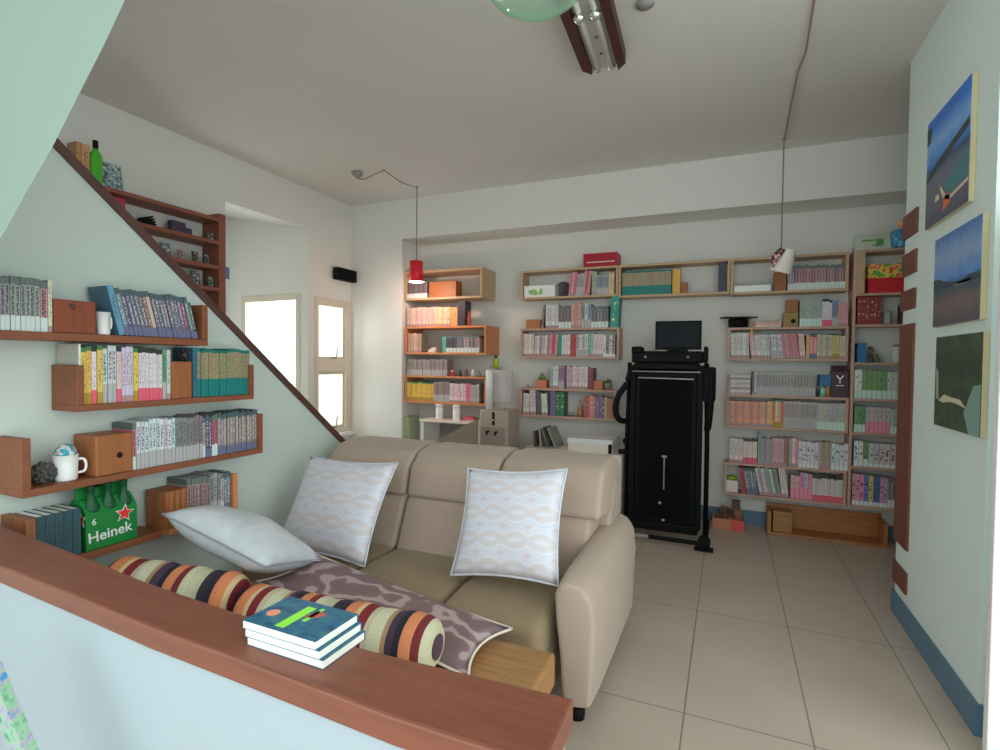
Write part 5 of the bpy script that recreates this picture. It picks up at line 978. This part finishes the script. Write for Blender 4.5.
# ------------------------------------------------------------------ canvases on the right wall
def canvas(label, x, corners, paint, extra):
    ps = [P(a, b, 'X', XR - .022) for a, b in corners]      # far top, far bottom, near top, near bottom
    yf = (ps[0].y + ps[1].y) / 2; yn = (ps[2].y + ps[3].y) / 2; zt_ = ps[0].z * .35 + ps[2].z * .65; zb_ = (ps[1].z + ps[3].z) / 2
    r = thing('canvas_picture', label, 'picture', (XR - .001, (yf + yn) / 2, zb_), PI / 2 * -1, 'landscape canvases on the right wall')
    W, H = yf - yn, zt_ - zb_                                # local x runs from far (-) to near (+)
    MB().box(-W / 2, W / 2, -.021, 0, 0, H).obj('canvas_frame', plain('pale_stretcher', C(172, 162, 128, 1.5)), r)
    g = MB(); g.box(-W / 2 + .001, W / 2 - .001, -.023, -.021, .001, H - .001)
    p = g.obj('canvas_print', paint, r)
    for poly, mat in extra:
        MB().prism([((a - .5) * W, b * H) for a, b in poly], .0008, 0, TR(0, -.023, 0) @ FACE).obj('picture_detail', mat, p)
    return r
def painting(name, stops, dist=.12, sc=5, mott=.12):
    m = N(name); g_ = m.coord('Generated'); x, y, z = m.xyz(g_); q = m.noise(g_, sc, 5); q2 = m.noise(g_, 22, 4)
    k = m.math('ADD', z, m.math('MULTIPLY', m.math('SUBTRACT', q, .5), dist * 2)); c = m.ramp(k, stops, 'LINEAR')
    q3 = m.noise(g_, 9, 6); dk = m.math('MULTIPLY', m.math('GREATER_THAN', q3, .54), mott); c = m.mix(dk, c, (.02, .03, .02, 1))
    m.color(m.mix(m.math('MULTIPLY', q2, .3), c, shade(stops[-1][1], 1.1)), .6); return m.m
p1 = painting('coast_painting', [(.0, C(70, 60, 50)), (.22, C(96, 84, 70)), (.42, C(90, 92, 84)), (.52, C(48, 60, 76)), (.58, C(56, 110, 178)), (.75, C(110, 150, 190)), (.9, C(44, 98, 176))], .05)
canvas('blue sky and bay landscape canvas, highest on the right wall', 0, [(924, 112), (931, 222), (964, 95), (977, 201)], p1,
       [([(.45, .30), (.99, .42), (.99, .22), (.6, .18)], plain('bay_teal', C(60, 104, 110))), ([(.4, .30), (.5, .20), (.62, .16), (.99, .20), (.99, .17), (.6, .13), (.46, .17), (.37, .29)], plain('shore_pale', C(170, 160, 140))), ([(0, .46), (.3, .56), (.6, .61), (.99, .68), (.99, .61), (.6, .54), (.3, .49), (0, .43)], plain('headland', C(44, 54, 52))), ([(.45, .06), (.62, .10), (.6, .2), (.48, .18)], plain('orange_spot', C(178, 90, 50))), ([(.26, .19), (.36, .2), (.34, .25), (.26, .24)], plain('white_spot', C(180, 170, 150))), ([(0, .78), (.1, .80), (.12, .93), (0, .95)], plain('dark_corner', C(36, 44, 56)))])
p2 = painting('field_painting', [(.0, C(70, 58, 44)), (.25, C(104, 82, 58)), (.36, C(56, 62, 52)), (.42, C(44, 60, 78)), (.5, C(70, 116, 170)), (.75, C(120, 142, 170)), (1, C(60, 96, 150))], .1, 4)
canvas('cloudy sky over dark hills landscape canvas, middle on the right wall', 0, [(933, 239), (936, 326), (980, 217), (983, 320)], p2,
       [([(0, .40), (.0, .54), (.12, .53), (.25, .49), (.42, .45), (.6, .44), (.8, .47), (.99, .46), (.99, .39), (.5, .41)], plain('hill_dark', C(44, 58, 66))), ([(.5, .40), (.8, .40), (.85, .43), (.55, .43)], plain('white_town', C(150, 150, 146)))])
p3 = painting('river_painting', [(.0, C(60, 70, 52)), (.25, C(44, 56, 42)), (.45, C(50, 66, 48)), (.7, C(38, 52, 40)), (1, C(56, 70, 54))], .3, 6, .6)
canvas('dark green trees and stream landscape canvas, lowest on the right wall', 0, [(935, 337), (936, 426), (983, 332), (981, 437)], p3,
       [([(.68, .2), (.86, .48), (.99, .5), (.99, .0), (.8, .0)], plain('stream', C(100, 128, 120))), ([(.04, .3), (.03, .66), (.08, .60), (.10, .30)], plain('trunk_pale', C(130, 126, 114))), ([(.10, .29), (.25, .36), (.42, .34), (.6, .33), (.72, .25), (.55, .28), (.38, .29), (.22, .27)], plain('path_pale', C(166, 160, 134)))])

# ------------------------------------------------------------------ ceiling fixtures
cf = thing('ceiling_light', 'twin tube ceiling light with dark wooden side rails', 'ceiling light', (-.74, 2.85, ZC))
c_far = (P(590, 74, 'Z', ZC - .06) + P(621, 66, 'Z', ZC - .06)) / 2; c_near = (P(567, 25, 'Z', ZC - .06) + P(613, 18, 'Z', ZC - .06)) / 2
dv = (c_far - c_near).normalized(); ang = math.atan2(dv.x, dv.y); cf.location = (c_far.x, c_far.y, ZC); cf.rotation_euler = (0, 0, -ang)
wL = (P(621, 62, 'Z', ZC - .06) - P(588, 68, 'Z', ZC - .06)).length / 2
Lf = 1.25
MB().box(-wL + .02, wL - .02, -Lf, 0, -.035, -.001).obj('light_tray', M['ceiling'], cf)
for s in (-1, 1):
    MB().prism([(0, 0), (0, -Lf), (s * .05, -Lf), (s * .05, -.06)], .075, 0, TR(s * (wL - .02), 0, -.076)).obj('side_rail', M['darkwood'], cf)
    MB().cyl((s * wL * .42, -Lf + .05, -.06), (s * wL * .42, -.02, -.06), .016, 14).obj('light_tube', plain('tube_white', (.8, .8, .76, 1), .3), cf, smooth=True)
    MB().ball((s * wL * .42, -.02, -.055), .024).obj('chrome_ball', M['bulb'], cf, smooth=True); MB().ball((s * wL * .42, -.55, -.075), .03).obj('chrome_ball', M['bulb'], cf, smooth=True)
for k in range(3): MB().cyl((0, -.14 - .16 * k, -.04), (0, -.14 - .16 * k, -.036), .008).obj('screw_cap', M['cord'], cf)
pb = P(535, -8, 'Z', 2.95)
gb = thing('glass_pendant', 'green tinted glass bowl hanging from the ceiling near the light', 'pendant lamp', (pb.x, pb.y, ZC))
MB().cyl((0, 0, -.001), (0, 0, -.28), .006).lathe([(.045, -.001), (.045, -.02), (.01, -.035)], 18).obj('pendant_rod', M['steel'], gb)
R = .20
MB().shell([(R * math.cos(a), -.30 - R * .55 * math.sin(a)) for a in [k * PI / 2 / 10 for k in range(10)]] + [(.004, -.30 - R * .55)], 32).obj('glass_bowl', M['bowl'], gb, smooth=True)
MB().ball((0, 0, -.32), .05, 0, 3, (1, 1, 1.1)).obj('bulb', M['bowl'], gb, smooth=True)
cr = P(645, 2, 'Z', ZC)
tag(MB().lathe([(0, 0), (.04, 0), (.045, -.015), (0, -.02)], 16).obj('smoke_detector', M['grey'], loc=(cr.x, cr.y, ZC - .0005), smooth=True), 'small grey round ceiling sensor near the tube light', 'sensor')
# red pendant
k0, k1, k2 = P(357, 172, 'Z', ZC), P(384, 168, 'Z', ZC), P(417, 186, 'Z', ZC)
yR = k2.y; zl0, zl1 = P(415, 261, 'Y', yR).z, P(415, 282, 'Y', yR).z
rp = thing('pendant_lamp', 'lit red pendant lamp hanging in front of the pillar-bay shelves', 'pendant lamp', (k2.x, k2.y, ZC))
v = lambda p, dz=0: (p.x - k2.x, p.y - k2.y, dz)
MB().lathe([(0, 0), (.05, 0), (.055, -.02), (.03, -.045), (.012, -.06), (0, -.06)], 18, 0, TR(*v(k0))).obj('ceiling_rose', M['grey'], rp, smooth=True)
a_, b_ = Vector(v(k0, -.06)), Vector(v(k1, -.02))
pts = [a_, a_ * .75 + b_ * .25 + Vector((0, 0, -.03)), a_ * .5 + b_ * .5 + Vector((0, 0, -.02)), b_, (b_ + Vector((0, 0, -.02))) * .5 + Vector((0, 0, -.03)), Vector((0, 0, -.02)), Vector((0, 0, zl0 - ZC))]
MB().tube(pts, .005, 6).obj('lamp_cord', M['cord'], rp)
MB().ball(tuple(b_), .012).ball((0, 0, -.012), .012).obj('cord_hook', M['grey'], rp)
hL = zl0 - zl1; rr_ = .078
MB().shell([(.02, zl0 - ZC), (rr_ * .86, zl0 - ZC - .004), (rr_ * .9, zl0 - ZC - hL * .62), (rr_ * 1.05, zl1 - ZC), (rr_ * 1.0, zl1 - ZC), (rr_ * .86, zl0 - ZC - hL * .6), (rr_ * .8, zl0 - ZC - .01)], 28).obj('lamp_shade', M['red'], rp, smooth=True)
MB().lathe([(0, zl1 - ZC - .012), (rr_ * .6, zl1 - ZC - .006), (rr_ * .98, zl1 - ZC + .002), (rr_ * .93, zl1 - ZC + .02), (0, zl1 - ZC + .02)], 24).obj('bulb', emit('warm_bulb', (1, .90, .84, 1), 6.0), rp)
ld = bpy.data.lights.new('pendant_glow', 'POINT'); ld.energy = 6.5; ld.color = (1, .66, .5); ld.shadow_soft_size = .05
lo = bpy.data.objects.new('pendant_glow', ld); COL.objects.link(lo); lo.location = (k2.x, k2.y, zl1 - .03)
# white pendant at the right
h0, h1 = P(815, -5, 'Z', ZC), P(784, 138, 'Z', ZC)
yW2 = h1.y
wp = thing('pendant_lamp', 'unlit white pendant lamp hanging askew before the long high shelf', 'pendant lamp', (h1.x, h1.y, ZC))
zt_ = P(781, 249, 'Y', yW2).z - ZC
hm_ = P(798, 70, 'Z', ZC)
pts = [(h0.x - h1.x, h0.y - h1.y, -.006), (P(806, 48, 'Z', ZC).x - h1.x, P(806, 48, 'Z', ZC).y - h1.y, -.02), (hm_.x - h1.x, hm_.y - h1.y, -.008), (P(790, 108, 'Z', ZC).x - h1.x, P(790, 108, 'Z', ZC).y - h1.y, -.02), (0, 0, -.012), (0, 0, -.05), (0, 0, zt_)]
MB().tube(pts, .0055, 6).obj('lamp_cord', plain('tan_cord', C(120, 96, 84)), wp); MB().ball((0, 0, -.01), .014).ball((hm_.x - h1.x, hm_.y - h1.y, -.008), .012).obj('cord_hook', M['grey'], wp)
T = TR(.03, 0, zt_ - .085) @ RY(.32) @ RX(.2)
MB().shell([(.05, .085), (.058, .04), (.072, -.03), (.085, -.10)], 26, 0, T).obj('lamp_shade', plain('white_shade', C(196, 186, 182), .6), wp, smooth=True)
mm = N('patterned_lining'); q = mm.noise(mm.coord('Object'), 40, 2); mm.color(mm.ramp(q, [(.35, C(40, 30, 36)), (.5, C(140, 70, 70)), (.58, C(190, 170, 160))]), .6)
MB().prism([(-.085, .02), (-.02, .085), (.03, .075), (-.03, -.02), (-.06, -.07)], .012, 0, TR(-.0, -.05, zt_ - .09) @ FACE).obj('shade_lining', mm.m, wp)
MB().lathe([(0, 0), (.018, 0), (.02, .03), (.008, .05)], 14, 0, TR(0, 0, zt_ - .04)).obj('lamp_holder', M['black'], wp)

# ------------------------------------------------------------------ light
w = bpy.data.worlds.new('overcast'); bpy.context.scene.world = w; w.use_nodes = True
bg = w.node_tree.nodes['Background']; bg.inputs[0].default_value = (.88, 1.0, .985, 1); bg.inputs[1].default_value = 1.3
def area(name, loc, target, sx, sy, e, c):
    d = bpy.data.lights.new(name, 'AREA'); d.shape = 'RECTANGLE'; d.size = sx; d.size_y = sy; d.energy = e; d.color = c
    o = bpy.data.objects.new(name, d); COL.objects.link(o); o.location = loc
    o.rotation_euler = (Vector(target) - Vector(loc)).to_track_quat('-Z', 'Y').to_euler(); return o
area('stair_window_light', (-4.6, 4.72, 1.5), (0, 4.3, 1.2), .5, 1.4, 10, (.95, 1, 1))
area('recess_window_light', (-4.6, 4.8, 1.5), (-4.4, 2, 1.4), .8, 1.5, 9, (.9, 1, 1))
sc = bpy.context.scene
sc.view_settings.view_transform = 'Standard'; sc.view_settings.look = 'None'; sc.view_settings.exposure = .88; sc.view_settings.gamma = 1
sc.cycles.max_bounces = 8; sc.cycles.diffuse_bounces = 4; sc.cycles.transparent_max_bounces = 12
sc.cycles.use_denoising = True
